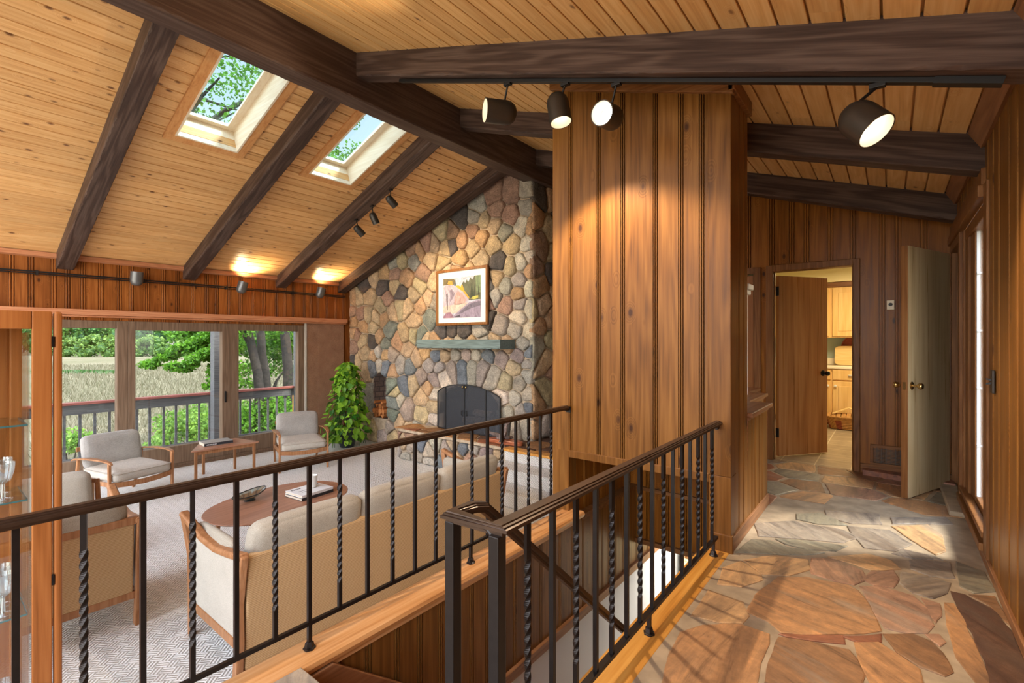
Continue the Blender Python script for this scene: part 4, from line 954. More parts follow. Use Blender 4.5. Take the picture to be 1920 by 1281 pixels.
# ---- kitchen shell
mb = MB(); mb.box(-2.7, 1.4, 9.35, 9.45, 0, 2.6); mb.box(-2.7, -2.6, YK+.15, 9.4, 0, 2.6); mb.box(1.3, 1.4, YK+.15, 9.4, 0, 2.6)
struct(mb.build('wall_kitchen_end', M['greenwall']), 'sage green wall at the back of the kitchen', 'wall')
mb = MB(); mb.box(-2.7, 1.4, YK+.12, 9.45, 2.45, 2.5); mb.box(-2.6, 1.3, 8.9, 9.35, 2.195, 2.45)
struct(mb.build('ceiling_kitchen', M['cream']), 'cream kitchen ceiling and soffit', 'ceiling')
mb = MB(); mb.box(-2.7, KX0-.07, YK+.10, YK+.13, 0, 2.5); mb.box(KX1+.06, 1.4, YK+.10, YK+.13, 0, 2.5); mb.box(KX0-.07, KX1+.06, YK+.10, YK+.13, 2.1, 2.5)
struct(mb.build('wall_kitchen_front', M['cream']), 'kitchen side of the doorway wall', 'wall')

# ---- skylights
def skylight(label, x0, x1, y0, y1):
    r = thing('skylight', label, 'skylight', (x0, y0, ceilL(x0))); r['kind'] = 'structure'
    def q(x, y, o): return (x-SL*o*.94, y, ceilL(x)+o*.94)       # o: distance above the ceiling plane
    def ring(mb, a, b, o0, o1, bids=(.1,.3,.5,.7)):              # rectangle a (outer) to b (inner)
        for i, (p0, p1, s0, s1) in enumerate((((a[0],a[2]),(a[1],a[2]),(b[0],b[2]),(b[1],b[2])), ((a[1],a[2]),(a[1],a[3]),(b[1],b[2]),(b[1],b[3])), ((a[1],a[3]),(a[0],a[3]),(b[1],b[3]),(b[0],b[3])), ((a[0],a[3]),(a[0],a[2]),(b[0],b[3]),(b[0],b[2])))):
            mb.hexa([q(*p0,o0),q(*p1,o0),q(*s1,o0),q(*s0,o0),q(*p0,o1),q(*p1,o1),q(*s1,o1),q(*s0,o1)], bid=bids[i])
    f = MB(); ring(f, (x0-.10, x1+.10, y0-.095, y1+.095), (x0, x1, y0, y1), -.02, -.001); part(r, 'ceiling_trim', f, M['ctrim'])
    f = MB(); ring(f, (x0-.012, x1+.012, y0-.012, y1+.012), (x0+.006, x1-.006, y0+.006, y1-.006), -.026, .235); part(r, 'shaft_lining', f, M['shaft'])
    f = MB(); ring(f, (x0-.02, x1+.02, y0-.02, y1+.02), (x0+.055, x1-.05, y0+.075, y1-.075), .235, .275); ring(f, (x0+.04, x1-.04, y0+.06, y1-.06), (x0+.065, x1-.06, y0+.085, y1-.085), .228, .235); part(r, 'sash_frame', f, M['shaft'])
    f = MB(); f.hexa([q(x0+.04,y0+.06,.27),q(x1-.04,y0+.06,.27),q(x1-.04,y1-.06,.27),q(x0+.04,y1-.06,.27),q(x0+.04,y0+.06,.276),q(x1-.04,y0+.06,.276),q(x1-.04,y1-.06,.276),q(x0+.04,y1-.06,.276)]); part(r, 'pane', f, M['glass_green'])
skylight('left skylight, nearer the camera, in the sloping pine ceiling', *SKY[0])
skylight('right skylight, nearer the chimney, in the sloping pine ceiling', *SKY[1])

# ================================================================== RAILINGS
def baluster(mb, x, y, z0, z1, twist, w=.0155):
    h = w/2; n = 120 if twist else 1; vs = []; L = z1-z0
    for i in range(n+1):
        t = i/n; z = z0+L*t; e = min(1, max(0, (t-.17)/.66)); a = e*2*PI*3.2 if twist else 0
        for k in range(4):
            q = a+PI/4+k*PI/2; vs.append((x+h*1.414*math.cos(q), y+h*1.414*math.sin(q), z))
    fs = [(i*4+k, i*4+(k+1) % 4, (i+1)*4+(k+1) % 4, (i+1)*4+k) for i in range(n) for k in range(4)]+[(0,1,2,3), tuple(n*4+k for k in range(4))]
    mb.add(vs, fs)
    return mb
RAILSEC = [(-.025,-.002),(-.025,.007),(-.019,.009),(-.019,.013),(-.013,.014),(-.012,.018),(.012,.018),(.013,.014),(.019,.013),(.019,.009),(.025,.007),(.025,-.002),(.013,-.004),(.013,-.014),(-.013,-.014),(-.013,-.004)]
def railfoot(root, x, y, z, top):
    f = MB(); f.box(x-.008, x+.008, y-.008, y+.008, z, top); f.lathe([(.026,0),(.026,.006),(.020,.009),(.017,.026),(.012,.03)], (x, y, z), n=6); f.lathe([(.007,0),(.007,.006),(0,.007)], (x+.016, y-.016, z+.006), n=8)
    part(root, 'floor_bracket', f, M['bronze'])
LXR, LZT = -1.906, .80
r = thing('stair_railing', 'black iron railing on the wooden ledge between the stairwell and the living room', 'railing', (LXR, .1, 0), 0)
f = MB(); f.sweep([(LXR, -.9, LZT-.018), (LXR, YP-.035, LZT-.018)], RAILSEC); part(r, 'top_rail', f, M['bronze_cap'])
f = MB(); f.box(LXR-.008, LXR+.008, -.9, YP-.09, .098, .114); part(r, 'bottom_rail', f, M['bronze'])
f = MB(); f.box(LXR-.008, LXR+.008, YP-.06, YP, LZT-.04, LZT-.01); f.box(LXR-.02, LXR+.02, YP-.012, YP-.008+.002, LZT-.055, LZT-.012); part(r, 'wall_bracket', f, M['bronze'])
for i, p in enumerate((29, 157, 268, 361, 443, 516, 580, 637, 689, 736, 778, 817, 852, 885, 914, 941, 967, 991, 1013, 1033)):
    y = atx(p, 900, LXR).y; part(r, 'baluster', baluster(MB(), LXR, y, .11, LZT-.03, i % 2 == 1), M['bronze'])
for y in (-.1, 1.04, 2.02, 2.86): railfoot(r, LXR, y, 0, .10)

RXR, RZT = -.832, .795
r = thing('stair_railing', 'bronze capped iron railing along the flagstone hall with two square newel posts', 'railing', (RXR, 1.0, 0), 0)
f = MB(); NP = Vector((RXR, .985, RZT-.018)); P1 = Vector((-1.005, .985, RZT-.018))
hb = Vector((-1.005, 1.10, RZT-.018)); sl_ = -.205/.255
hr = [P1+Vector((0, 0, 0)), Vector((-1.005, 1.07, RZT-.018)), Vector((-1.005, 1.12, RZT-.03))]+[Vector((-1.005, 1.12+t, RZT-.03+sl_*t*1.07)) for t in (.1, .6, 1.2, 1.9, 2.4)]
f.sweep([(RXR, YP+.02, RZT-.018), NP, P1, hr[1], hr[2], hr[3], hr[4], hr[5], hr[6], hr[7]], RAILSEC); part(r, 'top_rail', f, M['bronze_cap'])
f = MB(); f.box(RXR-.012, RXR+.012, .985, YP-.05, .085, .10); part(r, 'bottom_rail', f, M['bronze'])
for x in (RXR, -1.0):
    f = MB(); f.box(x-.0175, x+.0175, .968, 1.003, -.2 if x < -.9 else -.03, RZT-.03); part(r, 'newel_post', f, M['bronze'], bev=.003)
f = MB(); f.tube([(-.985, .985, .765), (-.97, .985, .772), (-.90, .985, .775), (-.866, .985, .772), (-.85, .985, .76)], .007, 8); part(r, 'scroll_bracket', f, M['bronze'])
for i, p in enumerate((989, 1036, 1080, 1117, 1147, 1175, 1200, 1223, 1244, 1262, 1279, 1294, 1309, 1322, 1335)):
    y = atx(p, 1000, RXR).y; part(r, 'baluster', baluster(MB(), RXR, y, .09, RZT-.03, i % 2 == 0), M['bronze'])
for y in (2.02, 2.99): railfoot(r, RXR, y, 0, .09)
f = MB(); f.box(RXR-.008, RXR+.008, YP-.05, YP-.006, RZT-.05, RZT-.02); part(r, 'wall_bracket', f, M['bronze'])

# ================================================================== LIGHTS
def spotlamp(name, label, base, mouth, aim, length, rad, lit, shell, stem_from=None, power=0, blend=.6, angle=95, group=None, col=(1, .80, .56)):
    """a can light: body ends at mouth and points along aim; stem_from: where the stem leaves its track"""
    a = Vector(aim).normalized(); m = Vector(mouth); back = m-a*length
    r = thing(name, label, 'spotlight', base, 0, group)
    f = MB(); R = rad; pr = [(0, 0), (R*.35, .004), (R*.7, R*.22), (R*.92, R*.55), (R, R*.95), (R, length), (R*.93, length), (R*.93, length*.55)]
    f.lathe(pr, back, a, 26, cap=False); part(r, 'housing', f, M[shell], smooth=40)
    f = MB(); f.lathe([(R*.925, length-.001), (R*.915, length*.5), (R*.5, length*.36), (R*.45, length*.36)], back, a, 26, cap=False); part(r, 'lining', f, M['white_in'], smooth=40)
    f = MB(); f.lathe([(R*.36, length*.3), (R*.56, length*.42), (R*.54, length*.46), (0, length*.5)], back, a, 22); part(r, 'bulb', f, M['bulb_on' if lit else 'bulb_off'], smooth=50)
    if stem_from:
        s0 = Vector(stem_from); f = MB(); f.box(s0.x-.03, s0.x+.03, s0.y-.016, s0.y+.016, s0.z-.022, s0.z)
        part(r, 'track_adapter', f, M['black'], bev=.003)
        f = MB(); f.tube([s0+Vector((0,0,-.015)), m-a*length*.62+Vector((0, 0, R*.9 if abs(a.z) < .8 else 0))], .007, 8); part(r, 'stem', f, M['black'], smooth=60)
    if lit and power:
        ld = bpy.data.lights.new(name+'_light', 'SPOT'); ld.energy = power; ld.spot_size = math.radians(angle); ld.spot_blend = blend; ld.shadow_soft_size = .03; ld.color = col
        lo = bpy.data.objects.new(name+'_light', ld); COL.objects.link(lo); lo.parent = r
        lo.location = m+a*.004-Vector(base); lo.rotation_euler = a.to_track_quat('-Z', 'Y').to_euler()
    return r
TY = 2.645
tz = lambda x: ceilR(x)-.222
mb = MB(); mb.bar((-3.33, TY, tz(-3.33)-.011), (.345, TY, tz(.345)-.011), .036, .022); 
r = thing('lighting_track', 'long dark lighting track under the front hall beam', 'track', (-1.5, TY, tz(-1.5)))
part(r, 'track', mb, M['black'], bev=.002)
f = MB(); f.bar((.14, TY, tz(.14)-.013), (.345, TY, tz(.345)-.013), .045, .028); part(r, 'end_feed', f, M['black'])
def trackpt(x): return (x, TY, tz(x)-.020)
spotlamp('track_spotlight', 'bronze track spotlight pointing left toward the living room, leftmost on the hall beam', (-2.15, TY, 3.1), aty(909, 207, 2.55), (-.56, -.82, -.03), .235, .084, True, 'lamp_shell', trackpt(-2.135), 60, .5, 100)
spotlamp('track_spotlight', 'bronze track spotlight hanging almost straight down beside the pine block', (-1.66, TY, 2.93), aty(1052, 230, 2.64), (.20, -.02, -.97), .205, .072, True, 'lamp_shell', trackpt(-1.655), 150, .4, 110)
spotlamp('track_spotlight', 'lit track spotlight facing the camera in front of the pine block', (-1.30, TY, 2.8), aty(1128, 212, 2.55), (-.03, -.97, -.12), .19, .074, True, 'lamp_shell', trackpt(-1.295), 60, .5, 110)
spotlamp('track_spotlight', 'lit track spotlight on the right end of the track, near the right wall', (-.05, TY, 2.4), aty(1644, 246, 2.56), (.55, -.28, -.70), .18, .078, True, 'lamp_shell', trackpt(-.046), 60, .5, 115)

r = thing('conduit_track', 'thin double black conduit along the pine wall above the windows', 'conduit', (XW+.06, 2, 2.15))
f = MB(); f.tube([(XW+.055, -1.2, 2.155), (XW+.055, 5.35, 2.155)], .011, 8); f.tube([(XW+.055, -1.2, 2.13), (XW+.055, 5.35, 2.13)], .008, 8); part(r, 'conduit', f, M['black'], smooth=60)
for y in (1.0, 2.1, 3.2, 4.3): f = MB(); f.box(XW-.002, XW+.066, y-.012, y+.012, 2.115, 2.172); part(r, 'clip', f, M['black'])
for p, lit, pw, lb in (((255, 523), False, 0, 'grey uplight on the window wall, leftmost, unlit'), ((455, 540), True, 70, 'lit grey uplight on the window wall between two rafters'), ((602, 550), True, 70, 'lit grey uplight on the window wall nearest the stone wall')):
    c = atx(*p, XW+.16); aim = (.12, .02 if not lit else .22, .98)
    R_ = .075
    r = spotlamp('wall_uplight', lb, (XW+.06, c.y, 2.14), (c.x+.01, c.y+.01, c.z+.10), aim, .20, R_, lit, 'lamp_steel', None, pw, .8, 120, None, (1, .74, .42))
    f = MB(); f.bar((XW+.05, c.y, 2.14), (c.x-.03, c.y, c.z), .03, .03); part(r, 'bracket', f, M['black'])
rz = lambda x: ceilL(x)-.19
for (px, py, mx_, my_, lit, lb) in ((735, 370, 742, 387, True, 'small lit spotlight under the rafter, nearest the ridge'), (700, 402, 706, 420, False, 'small unlit spotlight, middle of the three under the rafter'), (670, 427, 681, 441, True, 'small lit spotlight under the rafter, lowest of the three')):
    c = aty(px, py, 4.06); m = aty(mx_, my_, 4.10)
    spotlamp('rafter_spotlight', lb, c, m, (.14 if lit else .1, .74 if lit else .3, -.66), .17, .05, lit, 'lamp_shell', (c.x, 4.04, rz(c.x)+.004), 80 if lit else 0, .5, 90, None, (1, .78, .5))

# ================================================================== FIREPLACE THINGS
r = thing('mantel_shelf', 'rough wooden mantel beam, toned by a bluish reflection, across the stone chimney', 'mantel', (-5.15, 5.3, 1.16))
f = MB(); scallop_bar(f, (-6.03, 5.285, 1.232), (-4.27, 5.285, 1.232), .33, .135, (0,0,1), 61, .03); part(r, 'beam', f, M['mantel'])
r = thing('fire_screen', 'arched black mesh fire screen standing in front of the fireplace', 'fire screen', (-5.15, 5.33, ZH))
fy, fc, fw = 5.335, -5.155, .665
ft = lambda u: .44+.29*math.sqrt(max(0, 1-(u/(fw*1.12))**2))-.29*math.sqrt(max(0, 1-(1/1.12)**2))+.0
def dome(u0, u1, n=12): return [(fc+u0+(u1-u0)*i/n, ft(u0+(u1-u0)*i/n)) for i in range(n+1)]
def panel(u0, u1, y0, y1, nm):
    pts = dome(u0, u1); yy = lambda u: y0+(y1-y0)*(u-fc-u0)/(u1-u0)
    f = MB(); path = [(pts[0][0], y0, ZH+.012)]+[(a, yy(a), b) for a, b in pts]+[(pts[-1][0], y1, ZH+.012)]
    f.sweep(path+[path[0]], [(-.007,-.008),(.007,-.008),(.007,.008),(-.007,.008)], up=(0, 1, .01)); fr_ = part(r, nm, f, M['black'])
    g = MB(); g.add([(a, b, c) for a, b, c in path], [tuple(range(len(path)))]); g.shift((-r.location.x, -r.location.y, -r.location.z)); g.build('mesh', M['screen_mesh'], fr_)
    return fr_
panel(-fw, -.43, fy+.05, fy, 'side_panel'); panel(-.43, 0, fy, fy-.01, 'door_panel'); panel(0, .43, fy-.01, fy, 'door_panel'); panel(.43, fw, fy, fy+.05, 'side_panel')
for s in (-1, 1):
    f = MB(); f.lathe([(.0, 0), (.014, .003), (.018, .012), (.012, .02), (0, .022)], (fc+s*.035, fy-.012, ft(0)-.035), (0, -1, 0), 12); part(r, 'knob', f, M['brass'], smooth=60)
    f = MB(); f.tube([(fc+s*.03, fy-.016, .12), (fc+s*.055, fy-.03, .13), (fc+s*.055, fy-.03, .19), (fc+s*.03, fy-.016, .2)], .006, 8); part(r, 'handle', f, M['black'])
def log(label, a, b, rad, wedge, mat, group, seed):
    rnd = random.Random(seed); a = Vector(a); b = Vector(b); d = (b-a).normalized(); x = d.cross(Vector((0,0,1))).normalized(); y = x.cross(d); n = 9
    ang = [2*PI*i/n for i in range(n)]
    sec = [(0, 0)]+[(rad*math.cos(t), rad*math.sin(t)) for t in [wedge*1.5*i/6+rnd.uniform(0, 6) for i in range(1)]] if False else None
    o = rnd.uniform(0, 6.28)
    if wedge: sec = [(-rad*.4*math.cos(o), -rad*.4*math.sin(o))]+[(rad*math.cos(o+t)*.9, rad*math.sin(o+t)*.9) for t in (-.9, -.45, 0, .45, .9)]
    else: sec = [(rad*rnd.uniform(.9, 1.08)*math.cos(t), rad*rnd.uniform(.9, 1.08)*math.sin(t)) for t in ang]
    f = MB(); f.sweep([a, (a+b)/2+Vector((0, 0, rnd.uniform(-.004, .004))), b], sec, bid=rnd.random()+.05)
    o_ = f.build('firewood_log', mat); tag(o_, label, 'log', group); return o_
rnd = random.Random(5); k = 0
for row, (z, n, r_) in enumerate(((NIB+.05, 4, .05), (NIB+.135, 4, .046), (NIB+.215, 3, .046), (NIB+.29, 2, .042))):
    for i in range(n):
        x = NIC-.17+.36*(i+.5)/n+rnd.uniform(-.015, .015)
        log('orange split log stacked in the arched niche beside the plant', (x, YS-.03+rnd.uniform(-.03, .02), z), (x+rnd.uniform(-.02, .02), YS+.27, z), r_, rnd.random() < .75, M['log'], 'firewood in the stone niche', k); k += 1
for i, (a, b, lb) in enumerate((((-5.45, 5.62, .0), (-4.85, 5.68, .03), 'lower pale birch log behind the fire screen'), ((-5.3, 5.72, .11), (-4.8, 5.60, .13), 'upper pale birch log lying across the other behind the fire screen'))):
    log(lb, a, b, .055, False, M['drift'], 'birch logs in the fireplace', 50+i)
r = thing('fire_grate', 'black iron grate holding the logs in the fireplace', 'grate', (-5.15, 5.65, ZH))
for x in (-5.4, -5.25, -5.1, -4.95): f = MB(); f.bar((x, 5.55, -.06), (x, 5.78, -.06), .02, .02); part(r, 'bar', f, M['black'])
for x in (-5.4, -4.95):
    for y in (5.56, 5.77): f = MB(); f.bar((x, y, ZH-.04), (x, y, -.06), .02, .02, (0,1,0)); part(r, 'leg', f, M['black'])
c = atz(948, 832, ZH)
r = thing('driftwood_display', 'polished reddish wood slab holding gnarled driftwood on the hearth right of the fire screen', 'ornament', (c.x, c.y, ZH))
pts = chaikin([(-.30, .02), (-.26, -.08), (-.12, -.07), (-.02, -.10), (.12, -.06), (.22, -.07), (.30, .0), (.24, .08), (.08, .09), (-.08, .07), (-.2, .1)], 3)
f = MB(); f.prism([(x, y, 0) for x, y in pts], (0, 0, .055)); part(r, 'slab', f, M['slab'], bev=.012, world=False, seg=3)
rnd = random.Random(4); f = MB()
for i in range(7):
    p = Vector((rnd.uniform(-.15, .1), rnd.uniform(-.02, .05), .06)); d = Vector((rnd.uniform(-.4, .9), rnd.uniform(-.2, .3), rnd.uniform(.1, .7))); pt = [p]
    for j in range(5): d = (d+Vector((rnd.uniform(-.5, .5), rnd.uniform(-.4, .4), rnd.uniform(-.5, .3)))).normalized(); pt.append(pt[-1]+d*.055); pt[-1].z = max(.07, pt[-1].z)
    f.tube(pt, [.03, .032, .026, .022, .016, .006], 8)
part(r, 'driftwood', f, M['drift'], smooth=60, world=False)

# picture
py_ = 5.41
TLp, TRp, BRp, BLp = Vector((-5.86, py_, 2.425)), Vector((-4.735, py_, 2.425)), Vector((-4.735, py_, 1.525)), Vector((-5.86, py_, 1.525))
r = thing('framed_watercolour', 'framed watercolour of a pale rock by a stream hanging above the mantel', 'picture', ((TLp.x+TRp.x)/2, py_, 1.525))
f = MB(); fw2 = .042
for i, (x0, x1, z0, z1) in enumerate(((-5.86, -4.735, 1.525, 1.525+fw2), (-5.86, -4.735, 2.425-fw2, 2.425), (-5.86, -5.86+fw2, 1.525+fw2, 2.425-fw2), (-4.735-fw2, -4.735, 1.525+fw2, 2.425-fw2))): f.box(x0, x1, py_-.03, py_+.01, z0, z1, bid=.2+i*.2)
part(r, 'frame', f, M['trim'], bev=.006)
f = MB(); f.box(-5.83, -4.765, py_-.012, py_, 1.55, 2.40); part(r, 'mat_board', f, M['paper'])
ax0, ax1, az0, az1 = -5.705, -4.885, 1.645, 2.285; ay = py_-.0125
def A(u, v, k=0): return (ax0+(ax1-ax0)*u, ay-.0004*k, az0+(az1-az0)*v)
f = MB()
def patch(pts, c, k): f.add([A(u, v, k) for u, v in pts], [tuple(range(len(pts)))], col=c)
patch([(0,0),(1,0),(1,1),(0,1)], srgb(202,208,222), 0)
patch([(0,.8),(.0,1),(.3,.97),(.34,.9),(.28,.8)], srgb(120,108,74), 1); patch([(.3,.8),(.33,.99),(.36,.8)], srgb(84,98,100), 2)
patch([(.55,.5),(.52,.82),(.56,.9),(.6,.84),(.64,.93),(.68,.86),(.74,.97),(.78,.9),(.84,1),(1,1),(1,.42),(.6,.42)], srgb(104,108,84), 1)
patch([(.86,1),(1,1),(1,.6),(.9,.55)], srgb(126,146,108), 2)
for u in (.76, .80, .84, .95): patch([(u-.025,.48),(u,.82),(u+.025,.48)], srgb(62,74,56), 3)
patch([(.36,.8),(.35,.68),(.5,.6),(.62,.5),(.72,.45),(.7,.5),(.58,.66),(.52,.84),(.48,.76),(.43,.8)], srgb(226,176,60), 3); patch([(.12,.87),(.15,.93),(.25,.92),(.27,.83),(.2,.8)], srgb(222,170,70), 3)
patch([(.74,.45),(.8,.5),(.94,.52),(.94,.46),(.85,.43)], srgb(212,204,96), 4)
patch([(0,.30),(0,.83),(.1,.84),(.26,.82),(.4,.74),(.55,.63),(.63,.52),(.7,.44),(.62,.36),(.45,.32),(.15,.30)], srgb(206,192,202), 4)
patch([(.3,.33),(.34,.6),(.42,.66),(.55,.56),(.62,.44),(.6,.36),(.45,.33)], srgb(208,170,160), 5); patch([(.17,.32),(.2,.55),(.18,.7),(.25,.72),(.33,.6),(.28,.5),(.2,.4),(.18,.32)], srgb(160,146,160), 5)
patch([(.08,.62),(.13,.62),(.13,.2),(.11,.2)], srgb(104,98,104), 6); patch([(0,.3),(.6,.36),(.68,.36),(.4,.12),(.1,.1),(0,.14)], srgb(226,206,190), 5)
patch([(.0,.04),(.1,.14),(.2,.15),(.26,.08),(.3,0),(0,0)], srgb(168,128,146), 6)
patch([(.28,.05),(.5,.22),(.7,.36),(1,.42),(1,0),(.3,0)], srgb(170,156,176), 6); patch([(.4,.1),(.6,.25),(.75,.34),(1,.38),(1,.28),(.7,.2),(.5,.1)], srgb(124,116,132), 7); patch([(.3,.03),(.45,.07),(.48,.03),(.34,.01)], srgb(88,82,92), 7)
part(r, 'painting', f, M['art'])
f = MB(); f.box(-5.34, -5.25, py_-.033, py_-.03, 1.535, 1.553); part(r, 'brass_plate', f, M['brass'])
f = MB(); f.box(-5.83, -4.765, py_-.02, py_-.018, 1.55, 2.40); part(r, 'glazing', f, M['glass_pic'])

# ================================================================== PLANT
pc = Vector((-7.72, 4.93, ZL))
r = thing('potted_pothos', 'tall bushy green pothos plant in a dark pot beside the stone wall', 'plant', pc)
f = MB(); f.lathe([(0, 0), (.12, 0), (.15, .1), (.165, .26), (.17, .30), (.155, .30), (.15, .26), (0, .26)], pc, n=24); part(r, 'pot', f, M['pot'], smooth=40)
f = MB(); f.tube([pc+Vector((0,0,.2)), pc+Vector((.01,0,1.42))], .025, 8); part(r, 'pole', f, M['bark'])
rnd = random.Random(21)
def heart(mb, p, d, up, s, bid):
    d = d.normalized(); x = d.cross(up)
    if x.length < 1e-3: x = d.cross(Vector((1,0,0)))
    x.normalize(); n = x.cross(d)
    o = [(0,0,0),(.28,-.10,.05),(.48,.12,.09),(.46,.42,.08),(.28,.74,.03),(0,1.05,-.10),(-.28,.74,.03),(-.46,.42,.08),(-.48,.12,.09),(-.28,-.10,.05)]
    mid = [(0,.3,-.03),(0,.65,-.04)]
    v = [p+x*(a*s)+d*(b*s)+n*(c*s) for a, b, c in o+mid]
    mb.add(v, [(0,1,2,10),(2,3,10),(3,4,11,10),(4,5,11),(5,6,11),(6,7,10,11),(7,8,10),(8,9,0,10)], bid=bid)
f = MB(); vi = MB()
for i in range(620):
    t = rnd.random()**.85; z = .10+1.42*t
    prof = (.40-.05*t)*(1-t)**.55+.07 if t > .1 else .34
    a = rnd.uniform(0, 2*PI); rr = prof*math.sqrt(rnd.uniform(.3, 1))*rnd.uniform(.8, 1.12)
    p = pc+Vector((math.cos(a)*rr, math.sin(a)*rr, z)); d = Vector((math.cos(a)*.6+rnd.uniform(-.5,.5), math.sin(a)*.6+rnd.uniform(-.5,.5), rnd.uniform(-1.3, .25)))
    heart(f, p, d, Vector((math.cos(a), math.sin(a), .7+rnd.uniform(-.5, .5))), rnd.uniform(.055, .125), min(1, max(0.01, rnd.gauss(.45, .28))))
part(r, 'foliage', f, M['pothos'])
for i in range(34):
    a = rnd.uniform(0, 2*PI); z0 = rnd.uniform(.5, 1.4); q = [pc+Vector((0, 0, z0))]
    for j in range(1, 7):
        s = j/6; q.append(pc+Vector((math.cos(a+s*.6)*.34*s**.6*(1.15-z0*.35), math.sin(a+s*.6)*.34*s**.6*(1.15-z0*.35), max(.04, z0-s*s*rnd.uniform(.4, .9)))))
    vi.tube(q, .0045, 5)
part(r, 'vines', vi, M['pothos'], smooth=60)

# ================================================================== FURNITURE
def softbox(mb, x0, x1, y0, y1, z0, z1, r=.05, puff=.02, n=6, lean=0.0):
    """a cushion: rounded block, slightly domed on every face"""
    def pr(t, a, b, rr):
        return a+(b-a)*t
    N = 10; vs = []; idx = {}
    cx, cy, cz = (x0+x1)/2, (y0+y1)/2, (z0+z1)/2; hx, hy, hz = (x1-x0)/2, (y1-y0)/2, (z1-z0)/2
    def pt(u, v, w):
        p = Vector((u*hx, v*hy, w*hz)); q = Vector((max(-hx+r, min(hx-r, p.x)), max(-hy+r, min(hy-r, p.y)), max(-hz+r, min(hz-r, p.z))))
        d = p-q
        if d.length > 1e-9: p = q+d.normalized()*r
        b = (1-u*u)*(1-v*v)*(1-w*w)+.0
        k = puff
        if abs(w) > .99: p.z += math.copysign(k*(1-u**4)*(1-v**4), w)
        if abs(u) > .99: p.x += math.copysign(k*.6*(1-v**4)*(1-w**4), u)
        if abs(v) > .99: p.y += math.copysign(k*.5*(1-u**4)*(1-w**4), v)
        p.x += -lean*(p.z+hz)
        return (cx+p.x, cy+p.y, cz+p.z)
    g = [-1, -.94, -.84, -.6, -.3, 0, .3, .6, .84, .94, 1]; m = len(g)
    for ax in range(3):
        for sg in (-1, 1):
            vv = []
            for a in g:
                for b in g:
                    u = [0, 0, 0]; u[ax] = sg; u[(ax+1) % 3] = a; u[(ax+2) % 3] = b; vv.append(pt(*u))
            mb.add(vv, [(i*m+j, i*m+j+1, (i+1)*m+j+1, (i+1)*m+j) for i in range(m-1) for j in range(m-1)])
    return mb
def piping(mb, x0, x1, y0, y1, z, r=.006, rad=.05, lean=0):
    pts = []
    for cx, cy, a0 in ((x1-rad, y1-rad, 0), (x0+rad, y1-rad, 90), (x0+rad, y0+rad, 180), (x1-rad, y0+rad, 270)):
        for k in range(5): t = math.radians(a0+k*22.5); pts.append((cx+rad*math.cos(t), cy+rad*math.sin(t), z))
    mb.tube(pts+[pts[0]], r, 6)

def danish_chair(label, loc, rot):
    """open teak armchair; local x is forward, y across"""
    r = thing('teak_armchair', label, 'armchair', loc, rot, 'teak armchairs by the windows'); hw = .33
    P = lambda nm, f, m, **k: part(r, nm, f, m, world=False, **k)
    for s in (-1, 1):
        f = MB(); f.sweep([(0, s*hw, 0), (0, s*hw, .35), (-.005, s*hw, .55)], [(-.013,-.016),(.013,-.016),(.016,.0),(.013,.016),(-.013,.016),(-.016,0)]); P('leg', f, M['teak'], bev=.003)
        f = MB(); f.sweep([(-.80, s*(hw-.02), 0), (-.70, s*hw, .30), (-.66, s*hw, .52)], [(-.014,-.016),(.014,-.016),(.014,.016),(-.014,.016)], up=(1,0,0)); P('leg', f, M['teak'], bev=.003)
        f = MB(); pth = [(-.80, s*(hw+.0), .50), (-.66, s*(hw+.012), .535), (-.40, s*(hw+.02), .565), (-.12, s*(hw+.012), .57), (.0, s*hw, .555), (.035, s*(hw-.005), .535)]
        wd = [.018, .034, .036, .030, .022, .014]; vs = []
        for (x, y, z), w in zip(pth, wd): vs += [(x, y-w, z+.004), (x, y+w, z+.0), (x, y+w*.8, z-.018), (x, y-w*.8, z-.016)]
        n = len(pth); f.add(vs, [(i*4+k, i*4+(k+1) % 4, (i+1)*4+(k+1) % 4, (i+1)*4+k) for i in range(n-1) for k in range(4)]+[(0,1,2,3), tuple((n-1)*4+k for k in range(4))]); P('arm', f, M['teak'], bev=.005)
        f = MB(); f.bar((-.70, s*(hw-.005), .27), (0, s*hw, .30), .022, .05); P('side_rail', f, M['teak'], bev=.004)
    f = MB(); f.sweep([(0, -hw, .29), (.03, -hw*.5, .275), (.04, 0, .27), (.03, hw*.5, .275), (0, hw, .29)], [(-.011,-.03),(.011,-.03),(.011,.03),(-.011,.03)]); P('front_rail', f, M['teak'], bev=.004)
    f = MB(); f.bar((-.69, -hw, .26), (-.69, hw, .26), .024, .045); f.bar((-.76, -hw+.02, .62), (-.76, hw-.02, .62), .02, .05)
    for y in (-.18, 0, .18): f.bar((-.69, y, .27), (-.77, y, .64), .02, .02)
    P('back_frame', f, M['teak'])
    f = MB(); softbox(f, -.64, .045, -hw+.025, hw-.025, .31, .425, .045, .016); c = P('seat_cushion', f, M['seatfab'], smooth=50)
    g = MB(); piping(g, -.64, .047, -hw+.023, hw-.023, .405); part(c, 'piping', g, M['cushion2'], world=False, smooth=60)
    f = MB(); softbox(f, -.66, -.54, -hw+.03, hw-.03, .40, .77, .05, .014, lean=.24); c = P('back_cushion', f, M['cushion'], smooth=50)
    return r
danish_chair('teak armchair with grey tweed cushions left of the small corner table', (-6.955, 1.717, ZL), math.atan2(.153, .634))
danish_chair('teak armchair with grey tweed cushions right of the corner table, beside the plant', (-6.82, 3.64, ZL), math.atan2(-.216, .616))

